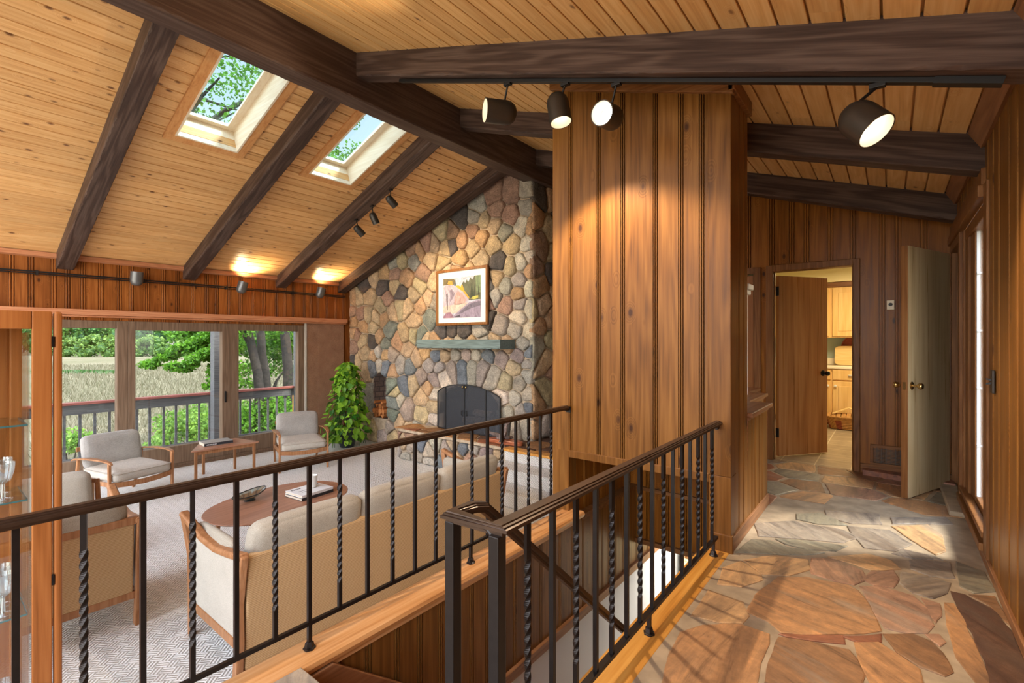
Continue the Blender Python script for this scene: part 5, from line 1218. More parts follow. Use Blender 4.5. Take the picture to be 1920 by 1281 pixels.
def lounge(name, label, cat, loc, rot, Wd, nseat, group=None, wood_top=False, arms=True, low=.235):
    """upholstered settee with teak frame; local x forward from the back plane, y across (0..Wd)"""
    r = thing(name, label, cat, loc, rot, group); P = lambda nm, f, m, **k: part(r, nm, f, m, world=False, **k)
    D = .76
    f = MB(); f.add([(0,.05,low),(0,Wd-.05,low),(-.035,Wd-.05,.71),(-.035,.05,.71),(.05,.05,low),(.05,Wd-.05,low),(.02,Wd-.05,.715),(.02,.05,.715)], [(0,3,2,1),(4,5,6,7),(0,1,5,4),(1,2,6,5),(2,3,7,6),(3,0,4,7)]); P('back_panel', f, M['panelfab'], bev=.012, seg=3)
    f = MB(); f.bar((.02, .04, low-.02), (.02, Wd-.04, low-.02), .036, .05); P('back_rail', f, M['teak'], bev=.004)
    if wood_top: f = MB(); f.bar((-.02, .03, .725), (-.02, Wd-.03, .725), .042, .05); P('top_rail', f, M['teak'], bev=.008)
    f = MB(); f.bar((D-.03, .04, .215), (D-.03, Wd-.04, .215), .03, .06); P('front_rail', f, M['teak'], bev=.004)
    for s, y in ((-1, .02), (1, Wd-.02)):
        f = MB(); f.sweep([(.03, y, 0), (.005, y, .22), (.01, y, .45), (-.03, y, .66), (-.05, y, .735)], [(-.02,-.026),(.02,-.026),(.02,.026),(-.02,.026)], up=(1,0,0)); P('rear_leg', f, M['teak'], bev=.006)
        if not arms:
            f = MB(); f.sweep([(D-.03, y, 0), (D-.03, y, .25)], [(-.017,-.026),(.017,-.026),(.017,.026),(-.017,.026)], up=(1,0,0)); P('front_leg', f, M['teak'], bev=.006)
            f = MB(); f.bar((.02, y, .215), (D-.03, y, .215), .03, .055); P('side_rail', f, M['teak'], bev=.004)
            continue
        f = MB(); f.sweep([(D-.03, y, 0), (D-.03, y, .28), (D-.02, y, .52), (D+.02, y+s*.012, .68), (D+.045, y+s*.02, .765)], [(-.017,-.026),(.017,-.026),(.017,.026),(-.017,.026)], up=(1,0,0)); P('front_leg', f, M['teak'], bev=.006)
        f = MB(); f.sweep([(-.055, y, .73), (.10, y, .705), (.30, y+s*.004, .685), (.50, y+s*.008, .70), (.66, y+s*.014, .742), (D+.05, y+s*.02, .785)], [(-.026,-.018),(.026,-.018),(.03,.004),(.02,.018),(-.02,.018),(-.03,.004)]); P('arm', f, M['teak'], bev=.005, smooth=50)
        f = MB(); f.add([(.03,y-.008,.24),(D-.045,y-.008,.24),(D-.02,y-.008,.66),(.30,y-.008,.665),(.0,y-.008,.69),(.03,y+.008,.24),(D-.045,y+.008,.24),(D-.02,y+.008,.66),(.30,y+.008,.665),(.0,y+.008,.69)], [(0,1,2,3,4),(5,6,7,8,9),(0,1,6,5),(1,2,7,6),(2,3,8,7),(3,4,9,8),(4,0,5,9)]); P('side_panel', f, M['seatfab'], bev=.004)
        f = MB(); f.bar((.02, y, .215), (D-.03, y, .215), .03, .055); P('side_rail', f, M['teak'], bev=.004)
        f = MB(); softbox(f, .16, D-.06, y-.03-(.05 if s > 0 else -.05), y+.03-(.05 if s > 0 else -.05), .42, .735, .035, .012, lean=-.05); P('side_bolster', f, M['cushion2'], smooth=50)
    w = (Wd-.16)/nseat
    for i in range(nseat):
        y0 = .08+w*i+.004; y1 = .08+w*(i+1)-.004
        f = MB(); softbox(f, .14, D+.01, y0, y1, .25, .43, .05, .014); P('seat_cushion', f, M['cushion2'], smooth=50)
        f = MB(); softbox(f, .045, .19, y0, y1, .42, .87, .06, .016, lean=.22); c = P('back_cushion', f, M['cushion2'], smooth=50)
    return r
# local +x must point to -x of the house: rotate by 180 degrees
lounge('sofa', 'long teak framed sofa with tan woven back, seen from behind the railing', 'sofa', (-2.86, 3.47, ZL), PI, 2.34, 3, low=.055)
lounge('lounge_chair', 'teak framed lounge chair with tan woven back, turned away at the left of the sofa', 'armchair', (-3.99, .985, ZL), PI, .80, 1, 'upholstered lounge chairs', True)
_b = lounge('lounge_chair', 'pale upholstered lounge chair facing the camera behind the cabinet edge', 'armchair', (-6.05, .36, ZL), .0, .80, 1, 'upholstered lounge chairs', True, False); _b.scale = (1, 1, .78)

# corner table
zt = ZL+.455
r = thing('corner_table', 'small wedge shaped teak table between the two teak armchairs', 'table', (-7.45, 2.75, ZL))
poly = [(-7.25, 2.31), (-7.23, 3.17), (-7.74, 3.06), (-7.80, 2.60)]
f = MB(); f.prism([(x, y, zt-.022) for x, y in poly], (0, 0, .022)); part(r, 'table_top', f, M['teak_top'], bev=.006)
ip = [(-7.285, 2.38), (-7.27, 3.12), (-7.70, 3.03), (-7.75, 2.63)]
f = MB()
for a, b in zip(ip, ip[1:]+ip[:1]): f.bar((a[0], a[1], zt-.045), (b[0], b[1], zt-.045), .02, .05)
part(r, 'apron', f, M['teak'], bev=.003)
for x, y in ip:
    f = MB(); f.sweep([(x, y, 0+ZL), (x, y, zt-.02)], [(-.016,-.016),(.016,-.016),(.016,.016),(-.016,.016)], up=(0,1,0)); part(r, 'leg', f, M['teak'], bev=.004)
def book(name, label, loc, rot, w, d, h, cover, group, marks=None, spine=None):
    r = thing(name, label, 'book', loc, rot, group); P = lambda nm, f, m, **k: part(r, nm, f, m, world=False, **k)
    f = MB(); f.box(0, w, 0, d, 0, .003); f.box(0, w, 0, d, h-.003, h); f.box(0, w, -.002, .002, 0, h); P('cover', f, cover, bev=.001)
    f = MB(); f.box(.004, w-.004, .003, d-.005, .003, h-.003); P('pages', f, M['pages'])
    if marks:
        f = MB()
        for x0, x1, y0, y1 in marks: f.box(x0, x1, y0, y1, h, h+.0006)
        P('cover_print', f, M['ink'])
    if spine:
        f = MB()
        for x0, x1, z0, z1 in spine: f.box(x0, x1, -.0028, -.002, z0, z1)
        P('spine_print', f, M['book_white'])
    return r
rnd = random.Random(3)
sp = [(.03+.011*i, .03+.011*i+rnd.uniform(.004, .009), .010, .022) for i in range(11)]
# the spine faces the hall (local -y turned to +x)
book('book', 'thick grey book with dark spine lying on the corner table', (-7.43, 2.53, zt), math.radians(86), .36, .25, .042, M['book_grey'], None, None, None)
f = MB(); f.box(.0, .36, -.0035, -.002, .004, .038)
bk = bpy.data.objects['book']; o = part(bk, 'spine', f, M['ink'], world=False); o['label'] = 'dark spine'
f = MB()
for a, b, c, d in sp: f.box(a, b, -.0045, -.0035, c+.003, d+.004)
part(bk, 'spine_print', f, M['book_white'], world=False)

# coffee table
ct = Vector((-4.43, 2.14, ZL)); tz_ = .445
r = thing('coffee_table', 'oval teak coffee table in front of the sofa', 'table', ct, math.radians(8))
P = lambda nm, f, m, **k: part(r, nm, f, m, world=False, **k)
f = MB(); n = 56; prf = [(.86, -.028), (.985, -.010), (1.0, -.002), (.992, .003), (.9, .0)]; vs = []
for sc_, z in prf:
    for i in range(n):
        t = 2*PI*i/n; vs.append((.47*sc_*math.copysign(abs(math.cos(t))**.9, math.cos(t)), .64*sc_*math.copysign(abs(math.sin(t))**.95, math.sin(t)), tz_+z))
f.add(vs, [(j*n+i, j*n+(i+1) % n, (j+1)*n+(i+1) % n, (j+1)*n+i) for j in range(4) for i in range(n)]+[tuple(range(n))[::-1], tuple(range(4*n, 5*n))]); P('table_top', f, M['teak_top'], smooth=30)
for sx_ in (-1, 1):
    for sy_ in (-1, 1): f = MB(); f.tube([(sx_*.30, sy_*.46, 0), (sx_*.26, sy_*.40, tz_-.02)], [.013, .024], 12); P('leg', f, M['teak'], smooth=50)
f = MB(); f.bar((0, -.38, tz_-.05), (0, .38, tz_-.05), .03, .045); f.bar((-.25, -.38, tz_-.05), (.25, -.38, tz_-.05), .03, .045); f.bar((-.25, .38, tz_-.05), (.25, .38, tz_-.05), .03, .045); P('apron', f, M['teak'])
TT = ZL+tz_+.001
# two stacked books, candle, glass dish
b1 = book('book', 'dark lower book under the white book on the coffee table', (-4.24, 2.24, TT), math.radians(96), .34, .27, .026, M['ink'], None)
b2 = book('book', 'white upper book with dark printing on the coffee table', (-4.245, 2.245, TT+.0265), math.radians(96), .335, .265, .024, M['book_white'], None,
     [(.03+.02*i, .03+.02*i+.013, .20, .225) for i in range(5)]+[(.05+.012*i, .05+.012*i+.008, .125, .135) for i in range(12)]+[(.06+.012*i, .06+.012*i+.008, .085, .095) for i in range(9)]+[(.26, .32, .2, .25)])
cz = TT+.052
c = Vector((-4.42, 2.44, cz)); r = thing('candle', 'white candle in a clear glass on top of the books', 'candle', c)
f = MB(); f.lathe([(.036, .001), (.040, .004), (.048, .10), (.050, .115), (.046, .115), (.044, .10), (.037, .012), (0, .012)], c, n=24); part(r, 'glass_cup', f, M['frost'], smooth=40)
f = MB(); f.lathe([(0, .013), (.036, .013), (.043, .085), (.043, .088), (0, .088)], c, n=24); part(r, 'wax', f, M['wax'], smooth=40)
f = MB(); f.tube([c+Vector((0,0,.085)), c+Vector((.002,0,.098))], .0018, 6); part(r, 'wick', f, M['ink'])
c = Vector((-4.66, 1.96, TT)); r = thing('glass_dish', 'almond shaped smoked glass dish on the coffee table', 'dish', c, math.radians(28))
f = MB(); n = 40; vs = []
for sc_, z in ((.0, .012), (.25, .012), (.6, .025), (.95, .052), (1.0, .058), (1.0, .064), (.93, .060), (.6, .036), (.3, .02), (.0, .02)):
    for i in range(n):
        t = 2*PI*i/n; x = .088*math.sin(t)*(abs(math.sin(t))**.25); y = .20*math.cos(t); vs.append((x*sc_, y*sc_, z+.012*sc_*(y/.2)**2))
f.add(vs, [(j*n+i, j*n+(i+1) % n, (j+1)*n+(i+1) % n, (j+1)*n+i) for j in range(9) for i in range(n)]); part(r, 'bowl', f, M['smoke'], world=False, smooth=50)
f = MB(); pts = [(.088*math.sin(2*PI*i/n)*abs(math.sin(2*PI*i/n))**.25, .20*math.cos(2*PI*i/n), .062+.012*math.cos(2*PI*i/n)**2) for i in range(n)]; f.tube(pts+[pts[0]], .0045, 6); part(r, 'rim', f, M['pot'], world=False, smooth=60)
f = MB(); f.lathe([(.05, 0), (.05, .006), (.03, .012), (0, .012)], n=20); part(r, 'foot', f, M['pot'], world=False)

# ================================================================== DISPLAY CABINET
gx = -3.10; cy1 = atx(117.5, 640, gx).y; cys = atx(99, 640, gx).y; cyi = atx(60, 640, gx).y; cyp = atx(53.5, 640, gx-.03).y; cy0 = cy1-1.05; ct_ = atx(100, 584, gx).z; cd_ = .40
r = thing('display_cabinet', 'cherry wood display cabinet with glass doors and glass shelves at the left edge', 'cabinet', (gx-cd_/2, cy1-.5, ZL))
f = MB(); f.box(gx-cd_, gx, cy1-.045, cy1, ZL, ct_, bid=.2); part(r, 'front_post', f, M['cherry'], bev=.012) if 0 else None
f = MB(); f.box(gx-.045, gx, cys+.004, cy1, ZL, ct_, bid=.2); part(r, 'front_post', f, M['cherry'], bev=.012, seg=3)
f = MB(); f.box(gx-cd_, gx-cd_+.05, cyp-.03, cyp+.012, ZL, ct_, bid=.5); f.box(gx-cd_, gx-.022, cyp-.012, cyp+.012, ct_-.08, ct_, bid=.7); f.box(gx-cd_, gx-.022, cyp-.012, cyp+.012, ZL, ZL+.2, bid=.9); part(r, 'side_frame', f, M['cherry'], bev=.004)
f = MB(); f.box(gx-cd_+.06, gx-.03, cyp, cyp+.004, ZL+.2, ct_-.1); part(r, 'side_pane', f, M['glass_cab'])
f = MB(); f.box(gx-cd_, gx-cd_+.012, cy0, cyp-.03, ZL, ct_, bid=.6); part(r, 'back_panel', f, M['cherry'])
f = MB(); f.box(gx-cd_, gx-.023, cy0, cyp+.012, ct_-.03, ct_-.005, bid=.3); part(r, 'top', f, M['cherry'])
f = MB(); f.box(gx-cd_, gx-.023, cy0, cyp+.012, ZL+.08, ZL+.11, bid=.35); f.box(gx-.06, gx-.03, cy0, cy1, ZL, ZL+.10, bid=.3); part(r, 'base', f, M['cherry'])
d0 = cy1-.52
f = MB(); f.box(gx-.022, gx-.002, cyi, cys-.002, ZL+.11, ct_, bid=.15); f.box(gx-.022, gx-.002, d0, d0+.07, ZL+.11, ct_, bid=.25); f.box(gx-.022, gx-.002, d0+.0705, cyi-.0005, ct_-.085, ct_-.001, bid=.65); f.box(gx-.022, gx-.002, d0+.0705, cyi-.0005, ZL+.111, ZL+.2, bid=.75); dr = part(r, 'door', f, M['cherry'], bev=.004)
f = MB(); f.box(gx-.014, gx-.010, d0+.071, cyi-.001, ZL+.201, ct_-.086); part(dr, 'door_pane', f, M['glass_cab'])
for p in (641, 1088): z = atx(98, p, gx).z; f = MB(); f.box(gx-.012, gx+.001, cys-.004, cys+.006, z-.025, z+.025); part(dr, 'hinge', f, M['steel'])
f = MB(); f.box(gx-.022, gx-.002, cy0, d0-.004, ZL+.11, ct_, bid=.4); part(r, 'door_rest', f, M['cherry'], bev=.004) if 0 else None
shz = []
for p in (795, 935, 1149):
    z = atx(57, p, gx-.03).z; shz.append(z)
    f = MB(); f.box(gx-cd_+.015, gx-.034, cy0+.02, cyp-.004, z-.008, z); s_ = part(r, 'glass_shelf', f, M['glass_shelf'])
    f = MB(); f.box(gx-.034, gx-.032, cy0+.02, cyp-.004, z-.008, z); f.box(gx-cd_+.015, gx-.034, cyp-.004, cyp-.002, z-.008, z); part(s_, 'polished_edge', f, M['glass_edge'])
def goblet(loc, h, lb):
    r = thing('crystal_goblet', lb, 'glass', loc, 0, 'crystal glassware in the display cabinet')
    f = MB(); f.lathe([(0, 0), (.032, 0), (.033, .003), (.008, .010), (.006, h*.42)], loc, n=18); part(r, 'stem', f, M['crystal'], smooth=40)
    f = MB(); f.lathe([(.006, h*.42), (.026, h*.52), (.036, h*.75), (.040, h), (.037, h), (.033, h*.75), (.022, h*.55), (0, h*.48)], loc, n=18); part(r, 'bowl', f, M['crystal'], smooth=40)
for k, (z, nm) in enumerate(((shz[1], 'upper'), (shz[2], 'lower'), (ZL+.11, 'bottom'))):
    for i, (dx, px_) in enumerate(((-.10, 6), (-.22, 2))):
        q = atx(px_, 900, gx+dx)
        goblet(Vector((gx+dx, q.y, z+.001)), .17 if k == 0 else .19, ('crystal goblet in the front row on the %s shelf of the display cabinet' if i == 0 else 'crystal goblet in the second row on the %s shelf of the display cabinet') % nm)

# ================================================================== KITCHEN THINGS
ky = 8.72
r = thing('upper_cabinet', 'honey oak wall cabinet in the kitchen beyond the doorway', 'cabinet', (-.5, 8.98, 1.33))
f = MB(); f.box(-2.4, .6, 8.98, 9.34, 1.33, 2.12); part(r, 'body', f, M['oak'])
f = MB(); f.box(-2.4, .6, 8.94, 9.34, 2.12, 2.19); part(r, 'crown', f, M['trim_h'])
for x0, x1 in ((-1.30, -.755), (-.715, -.16), (-.12, .4)):
    f = MB(); f.box(x0, x1, 8.958, 8.98, 1.35, 2.11); d_ = part(r, 'door', f, M['oak'], bev=.004)
    f = MB(); f.box(x0+.075, x1-.075, 8.950, 8.958, 1.43, 2.03); part(d_, 'raised_panel', f, M['oak'], bev=.006)
r = thing('base_cabinet', 'honey oak base cabinet with drawers and white knobs in the kitchen', 'cabinet', (-.5, ky, 0))
f = MB(); f.box(-2.4, .6, ky, 9.34, .09, .855); part(r, 'body', f, M['oak'])
f = MB(); f.box(-2.4, .6, ky+.05, 9.34, 0, .09); part(r, 'toe_kick', f, M['stair_dark'])
for i, (x0, x1) in enumerate(((-1.22, -.715), (-.69, -.13), (-.10, .4))):
    f = MB(); f.box(x0, x1, ky-.02, ky, .69, .84); d_ = part(r, 'drawer', f, M['oak'], bev=.004)
    f = MB(); xm = (x0+x1)/2-.04; f.box(xm-.045, xm+.045, ky-.045, ky-.02, .755, .775); part(d_, 'handle', f, M['white'], bev=.006)
    f = MB(); f.box(x0, x1, ky-.02, ky, .12, .67); d_ = part(r, 'door', f, M['oak'], bev=.004)
    f = MB(); f.box(x0+.07, x1-.07, ky-.028, ky-.02, .19, .60); part(d_, 'raised_panel', f, M['oak'], bev=.006)
    f = MB(); f.lathe([(.008, 0), (.008, .012), (.018, .018), (.018, .026), (0, .032)], ((x0+.035) if i != 0 else (x1-.035), ky-.02, .60), (0, -1, 0), 14); part(d_, 'knob', f, M['white'], smooth=50)
mb = MB(); mb.box(-2.4, .6, ky-.03, 9.345, .855, .895); mb.box(-2.4, .6, 9.30, 9.345, .895, 1.0)
tag(mb.build('countertop', M['counter'], bev=.006), 'cream kitchen countertop with low backsplash', 'countertop')
r = thing('cutting_board', 'pale wooden cutting board leaning at the back of the kitchen counter', 'cutting board', (-.52, 9.1, .896))
pts = chaikin([(-.20, 0), (.20, 0), (.20, .30), (-.20, .30)], 2, .12); f = MB(); f.prism([(-.50+x, 9.12+z*.22, .896+z) for x, z in pts], (0, .022, .004)); part(r, 'board', f, M['board_wood'], bev=.006)
r = thing('woven_tray', 'dark round woven tray standing behind the cutting board', 'tray', (-.42, 9.25, .895))
f = MB(); f.lathe([(0, 0), (.22, 0), (.235, -.03), (.245, -.03), (.24, .012), (0, .012)], (-.38, 9.265, 1.16), (0, .995, .1), 32); part(r, 'disc', f, M['basket_red'], smooth=40)
# basket on the kitchen floor
bc = Vector((-.47, 8.46, 0)); r = thing('splint_basket', 'woven splint basket with red bands on the kitchen floor', 'basket', bc)
def basket(mb, z0, z1, w0, w1, d0, d1, shift=0):
    n = 44; rows = 8; vs = []
    for j in range(rows+1):
        t = j/rows
        for i in range(n):
            a = 2*PI*i/n; e = .6; k = .006*math.sin(i*PI+j*PI)*(1 if j not in (0, rows) else 0)+(.006 if (i+j) % 2 else -.006)
            w = w0+(w1-w0)*t+k; d = d0+(d1-d0)*t+k
            vs.append((bc.x+w*math.copysign(abs(math.cos(a))**e, math.cos(a)), bc.y+d*math.copysign(abs(math.sin(a))**e, math.sin(a)), z0+(z1-z0)*t))
    mb.add(vs, [(j*n+i, j*n+(i+1) % n, (j+1)*n+(i+1) % n, (j+1)*n+i) for j in range(rows) for i in range(n)]+[tuple(range(n))])
f = MB(); basket(f, .005, .17, .23, .29, .13, .17)
fb = part(r, 'body', f, [M['basket'], M['basket_red']])
for i, p in enumerate(fb.data.polygons): p.material_index = 1 if (i % 44) % 6 < 2 and (i//44) not in (6, 7) else 0
f = MB(); n = 44; rim = [(bc.x+.295*math.copysign(abs(math.cos(2*PI*i/n))**.6, math.cos(2*PI*i/n)), bc.y+.175*math.copysign(abs(math.sin(2*PI*i/n))**.6, math.sin(2*PI*i/n)), .18) for i in range(n)]; f.tube(rim+[rim[0]], .011, 6); part(r, 'rim', f, M['basket'], smooth=60)
f = MB()
for k in range(9):
    x = bc.x-.24+.06*k; f.sweep([(x, bc.y-.16, .185), (x, bc.y-.08, .215), (x, bc.y, .225), (x, bc.y+.08, .215), (x, bc.y+.16, .185)], [(-.026,-.002),(.026,-.002),(.026,.002),(-.026,.002)])
part(r, 'lid', f, M['basket'])
for s in (-1, 1):
    f = MB(); f.sweep([(bc.x-.18*s-.02, bc.y-.10, .22), (bc.x-.09*s, bc.y-.06, .27), (bc.x, bc.y, .31), (bc.x+.09*s, bc.y+.06, .27), (bc.x+.18*s+.02, bc.y+.1, .22)], [(-.02,-.006),(.02,-.006),(.02,.006),(-.02,.006)], up=(0,0,1)); part(r, 'handle', f, M['board_wood'])
ld = bpy.data.lights.new('kitchen_ceiling_light', 'AREA'); ld.energy = 48; ld.size = .9; ld.color = (1, .80, .50)
kr = thing('kitchen_ceiling_lamp', 'warm ceiling lamp lighting the kitchen, just out of sight', 'lamp', (-.2, 7.6, 2.44))
f = MB(); f.lathe([(.3, 0), (.3, -.04), (.26, -.07), (0, -.075)], (-.2, 7.6, 2.45), n=24); part(kr, 'diffuser', f, plain('kitchen_lamp_glow', (1, .9, .7, 1), .5, emit=(1, .82, .55, 1), estr=4), smooth=40)
lo = bpy.data.objects.new('kitchen_ceiling_light', ld); COL.objects.link(lo); lo.parent = kr; lo.location = (0, 0, -.09)

# ================================================================== SMALL WALL FIXTURES, WHITE HUTCH
r = thing('thermostat', 'small cream thermostat on the pine wall left of the open closet door', 'thermostat', (0, YK-.01, 1.62))
f = MB(); f.box(-.03, .028, YK-.028, YK-.002, 1.578, 1.668); part(r, 'plate', f, M['counter'], bev=.004)
f = MB(); f.lathe([(.016, 0), (.014, .008), (0, .009)], (-.001, YK-.028, 1.628), (0, -1, 0), 16); part(r, 'dial', f, M['black'])
r = thing('floor_vent', 'dark louvred vent grille low on the kitchen wall by the open closet door', 'vent', (-.02, YK-.01, .1))
f = MB(); x0, x1, z0, z1 = -.155, .20, .085, .285
f.box(x0, x1, YK-.02, YK-.001, z0, z0+.025); f.box(x0, x1, YK-.02, YK-.001, z1-.025, z1); f.box(x0, x0+.025, YK-.02, YK-.001, z0+.025, z1-.025); f.box(x1-.025, x1, YK-.02, YK-.001, z0+.025, z1-.025); part(r, 'frame', f, M['trim_h'], bev=.003)
f = MB()
for k in range(11): z = z0+.03+k*.0128; f.box(x0+.025, x1-.025, YK-.014, YK-.008, z, z+.005)
for k in range(9): x = x0+.05+k*.035; f.box(x, x+.004, YK-.015, YK-.010, z0+.025, z1-.025)
part(r, 'louvres', f, M['lamp_shell'])
sw = atx(1866, 716, XR)
r = thing('light_switch', 'bronze double light switch plate on the right wall', 'switch', (XR-.004, sw.y, sw.z))
f = MB(); f.box(XR-.016, XR-.004, sw.y-.035, sw.y+.035, sw.z-.062, sw.z+.062); part(r, 'plate', f, M['lamp_shell'], bev=.004)
for s in (-1, 1): f = MB(); f.hexa([(XR-.016, sw.y-.006, sw.z+s*.008-.005), (XR-.016, sw.y+.006, sw.z+s*.008-.005), (XR-.036, sw.y+.005, sw.z+s*.014-.003), (XR-.036, sw.y-.005, sw.z+s*.014-.003), (XR-.016, sw.y-.006, sw.z+s*.008+.005), (XR-.016, sw.y+.006, sw.z+s*.008+.005), (XR-.036, sw.y+.005, sw.z+s*.014+.004), (XR-.036, sw.y-.005, sw.z+s*.014+.004)]); part(r, 'toggle', f, M['black'])
r = thing('white_hutch', 'white moulded hutch corner showing past the pine corridor wall', 'cabinet', (-1.35, 4.75, 0))
hx = atz(1409, 560, 1.76); yh = 4.62; xh = aty(1402.5, 600, 4.75).x
f = MB(); f.box(xh-.5, xh, yh, yh+.13, 0, 1.70); part(r, 'body', f, M['white'], bev=.004)
f = MB(); f.box(xh-.5, xh+.045, yh-.04, yh+.14, 1.74, 1.79); f.box(xh-.5, xh+.025, yh-.025, yh+.135, 1.70, 1.74); part(r, 'crown', f, M['white'], bev=.008)
r = thing('outlet', 'cream outlet plate at the foot of the stairs', 'outlet', (-1.0, 5.4, -1.0))
q = aty(1288, 1040, 5.2); f = MB(); f.box(q.x-.05, q.x+.05, 5.19, 5.2, q.z-.07, q.z+.07); part(r, 'plate', f, M['cream'], bev=.004)
f = MB(); f.box(q.x-.02, q.x+.02, 5.185, 5.19, q.z-.04, q.z+.04); part(r, 'socket', f, M['trim'])
mb = MB(); mb.box(q.x-.06, -.89, 5.2, 5.25, -2.6, -.15); struct(mb.build('trim_18', M['cream']), 'cream return wall at the foot of the stairs', 'trim')

r = thing('lower_fill_lamp', 'added unseen lamp brightening the lower level below the hall floor', 'lamp', (-1.4, 4.8, -.60))  # unseen lamp added to brighten the wall at the stair foot
f = MB(); f.lathe([(.16, 0), (.16, -.03), (.13, -.05), (0, -.055)], (-1.4, 4.8, -.55), n=20); part(r, 'diffuser', f, plain('lower_fill_glow', (1, 1, 1, 1), .5, emit=(1, .95, .88, 1), estr=5), smooth=40)
ld = bpy.data.lights.new('lower_fill_light', 'AREA'); ld.energy = 13; ld.size = .4; ld.color = (1, .96, .9); lo = bpy.data.objects.new('lower_fill_light', ld); COL.objects.link(lo); lo.parent = r; lo.location = (0, 0, -.03)
# woven panel right of the windows
r = thing('woven_blind', 'brown woven sliding panel blind hanging right of the windows', 'blind', (XW+.04, 4.95, ZL))
for a, b in ((4.55, 4.80), (4.79, 5.05), (5.04, 5.32)):
    f = MB(); f.box(XW+.03+(a-4.5)*.012, XW+.036+(a-4.5)*.012, a, b, ZL+.02, 1.60); part(r, 'panel', f, M['blind'])
f = MB(); f.box(XW+.02, XW+.05, 4.53, 4.56, ZL+.02, 1.6); part(r, 'edge_strip', f, M['seatfab'])

# ================================================================== OUTDOORS
GZ = -3.2
mb = MB(); mb.add([(-260, -160, GZ), (-9.2, -160, GZ), (-9.2, 160, GZ), (-260, 160, GZ)], [(0,1,2,3)])
tag(mb.build('meadow', M['field']), 'wide dry grassy meadow behind the house', 'meadow', kind='structure')
mb = MB(); mb.add([(.75, -60, -.45), (90, -60, -.45), (90, 60, -.45), (.75, 60, -.45)], [(0,1,2,3)])
struct(mb.build('ground_entry', M['field']), 'ground outside the entry side of the house', 'ground')
r = thing('deck', 'wooden deck outside the sliding windows', 'deck', (-9.4, 2, -.75)); r['kind'] = 'structure'
f = MB()
for k in range(12): f.box(-10.35+k*.15, -10.35+k*.15+.143, -3, 5.6, -.79, -.75, bid=k*.08+.02)
part(r, 'deck_board', f, M['deck'])
DX = -10.2
r = thing('deck_railing', 'grey stained deck railing with a red cap outside the windows', 'railing', (DX, 2, -.75))
f = MB(); f.box(DX-.07, DX+.07, -3, 5.42, .255, .295); f.hexa([(DX-.07,5.34,.256),(DX+.07,5.34,.256),(-8.7,5.40,.256),(-8.7,5.52,.256),(DX-.07,5.34,.294),(DX+.07,5.34,.294),(-8.7,5.40,.294),(-8.7,5.52,.294)]); part(r, 'cap_rail', f, M['deckcap'], bev=.004)
f = MB(); f.box(DX-.02, DX+.025, -3, 5.38, .10, .255); part(r, 'top_rail', f, M['deck'])
f = MB(); f.box(DX-.02, DX+.02, -3, 5.38, -.68, -.60); part(r, 'bottom_rail', f, M['deck'])
ys_ = [atx(p, 760, DX).y for p in (121, 150.6, 178.6, 206, 232, 257.6, 281.5, 308, 331, 352, 374.5, 394, 414, 432, 451.5, 470, 487, 503.7, 520, 536)]
for y in [ys_[0]-.155*k for k in (3, 2, 1)]+ys_:
    f = MB(); f.box(DX-.04, DX-.004 if False else DX-.02, y-.018, y+.018, -.66, .24); part(r, 'picket', f, M['deck'])
yc = atx(552, 760, DX).y; f = MB(); f.box(DX-.03, DX+.02, yc-.03, yc+.03, -.7, .25); part(r, 'corner_post', f, M['edge'])
for p, x, lb in ((407, -10.0, 'dark square porch post outside the middle window'), (561, -10.1, 'dark square porch post at the right edge of the right window')):
    c = atx(p, 700, x); f = MB(); f.box(x-.09, x+.09, c.y-.085, c.y+.085, -.75, 2.9); tag(f.build('porch_post', M['deck'], bev=.006), lb, 'post')

def leaf(mb, p, s, rnd, bid, flat=0.0):
    n = Vector((rnd.gauss(0, 1), rnd.gauss(0, 1), rnd.gauss(0, 1)+flat)).normalized(); x = n.cross(Vector((rnd.gauss(0,1), rnd.gauss(0,1), rnd.gauss(0,1)))).normalized(); y = n.cross(x)
    mb.add([p-y*s*.55, p+x*s*.42-y*s*.05+n*s*.08, p+y*s*.6, p-x*s*.42-y*s*.05+n*s*.08], [(0,1,2,3)], bid=bid)
def cloud(mb, c, rad, n, s, rnd, flat=0.0, bias=.5, spread=.22, squash=1.0):
    for i in range(n):
        v = Vector((rnd.gauss(0, 1), rnd.gauss(0, 1), rnd.gauss(0, 1))).normalized()*rad*rnd.random()**.45
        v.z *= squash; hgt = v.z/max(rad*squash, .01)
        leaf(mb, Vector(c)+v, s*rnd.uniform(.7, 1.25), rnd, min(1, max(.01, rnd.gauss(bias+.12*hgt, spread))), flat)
rnd = random.Random(31)
def at_d(px, py, w): d = ray(px, py); return _C+d*w
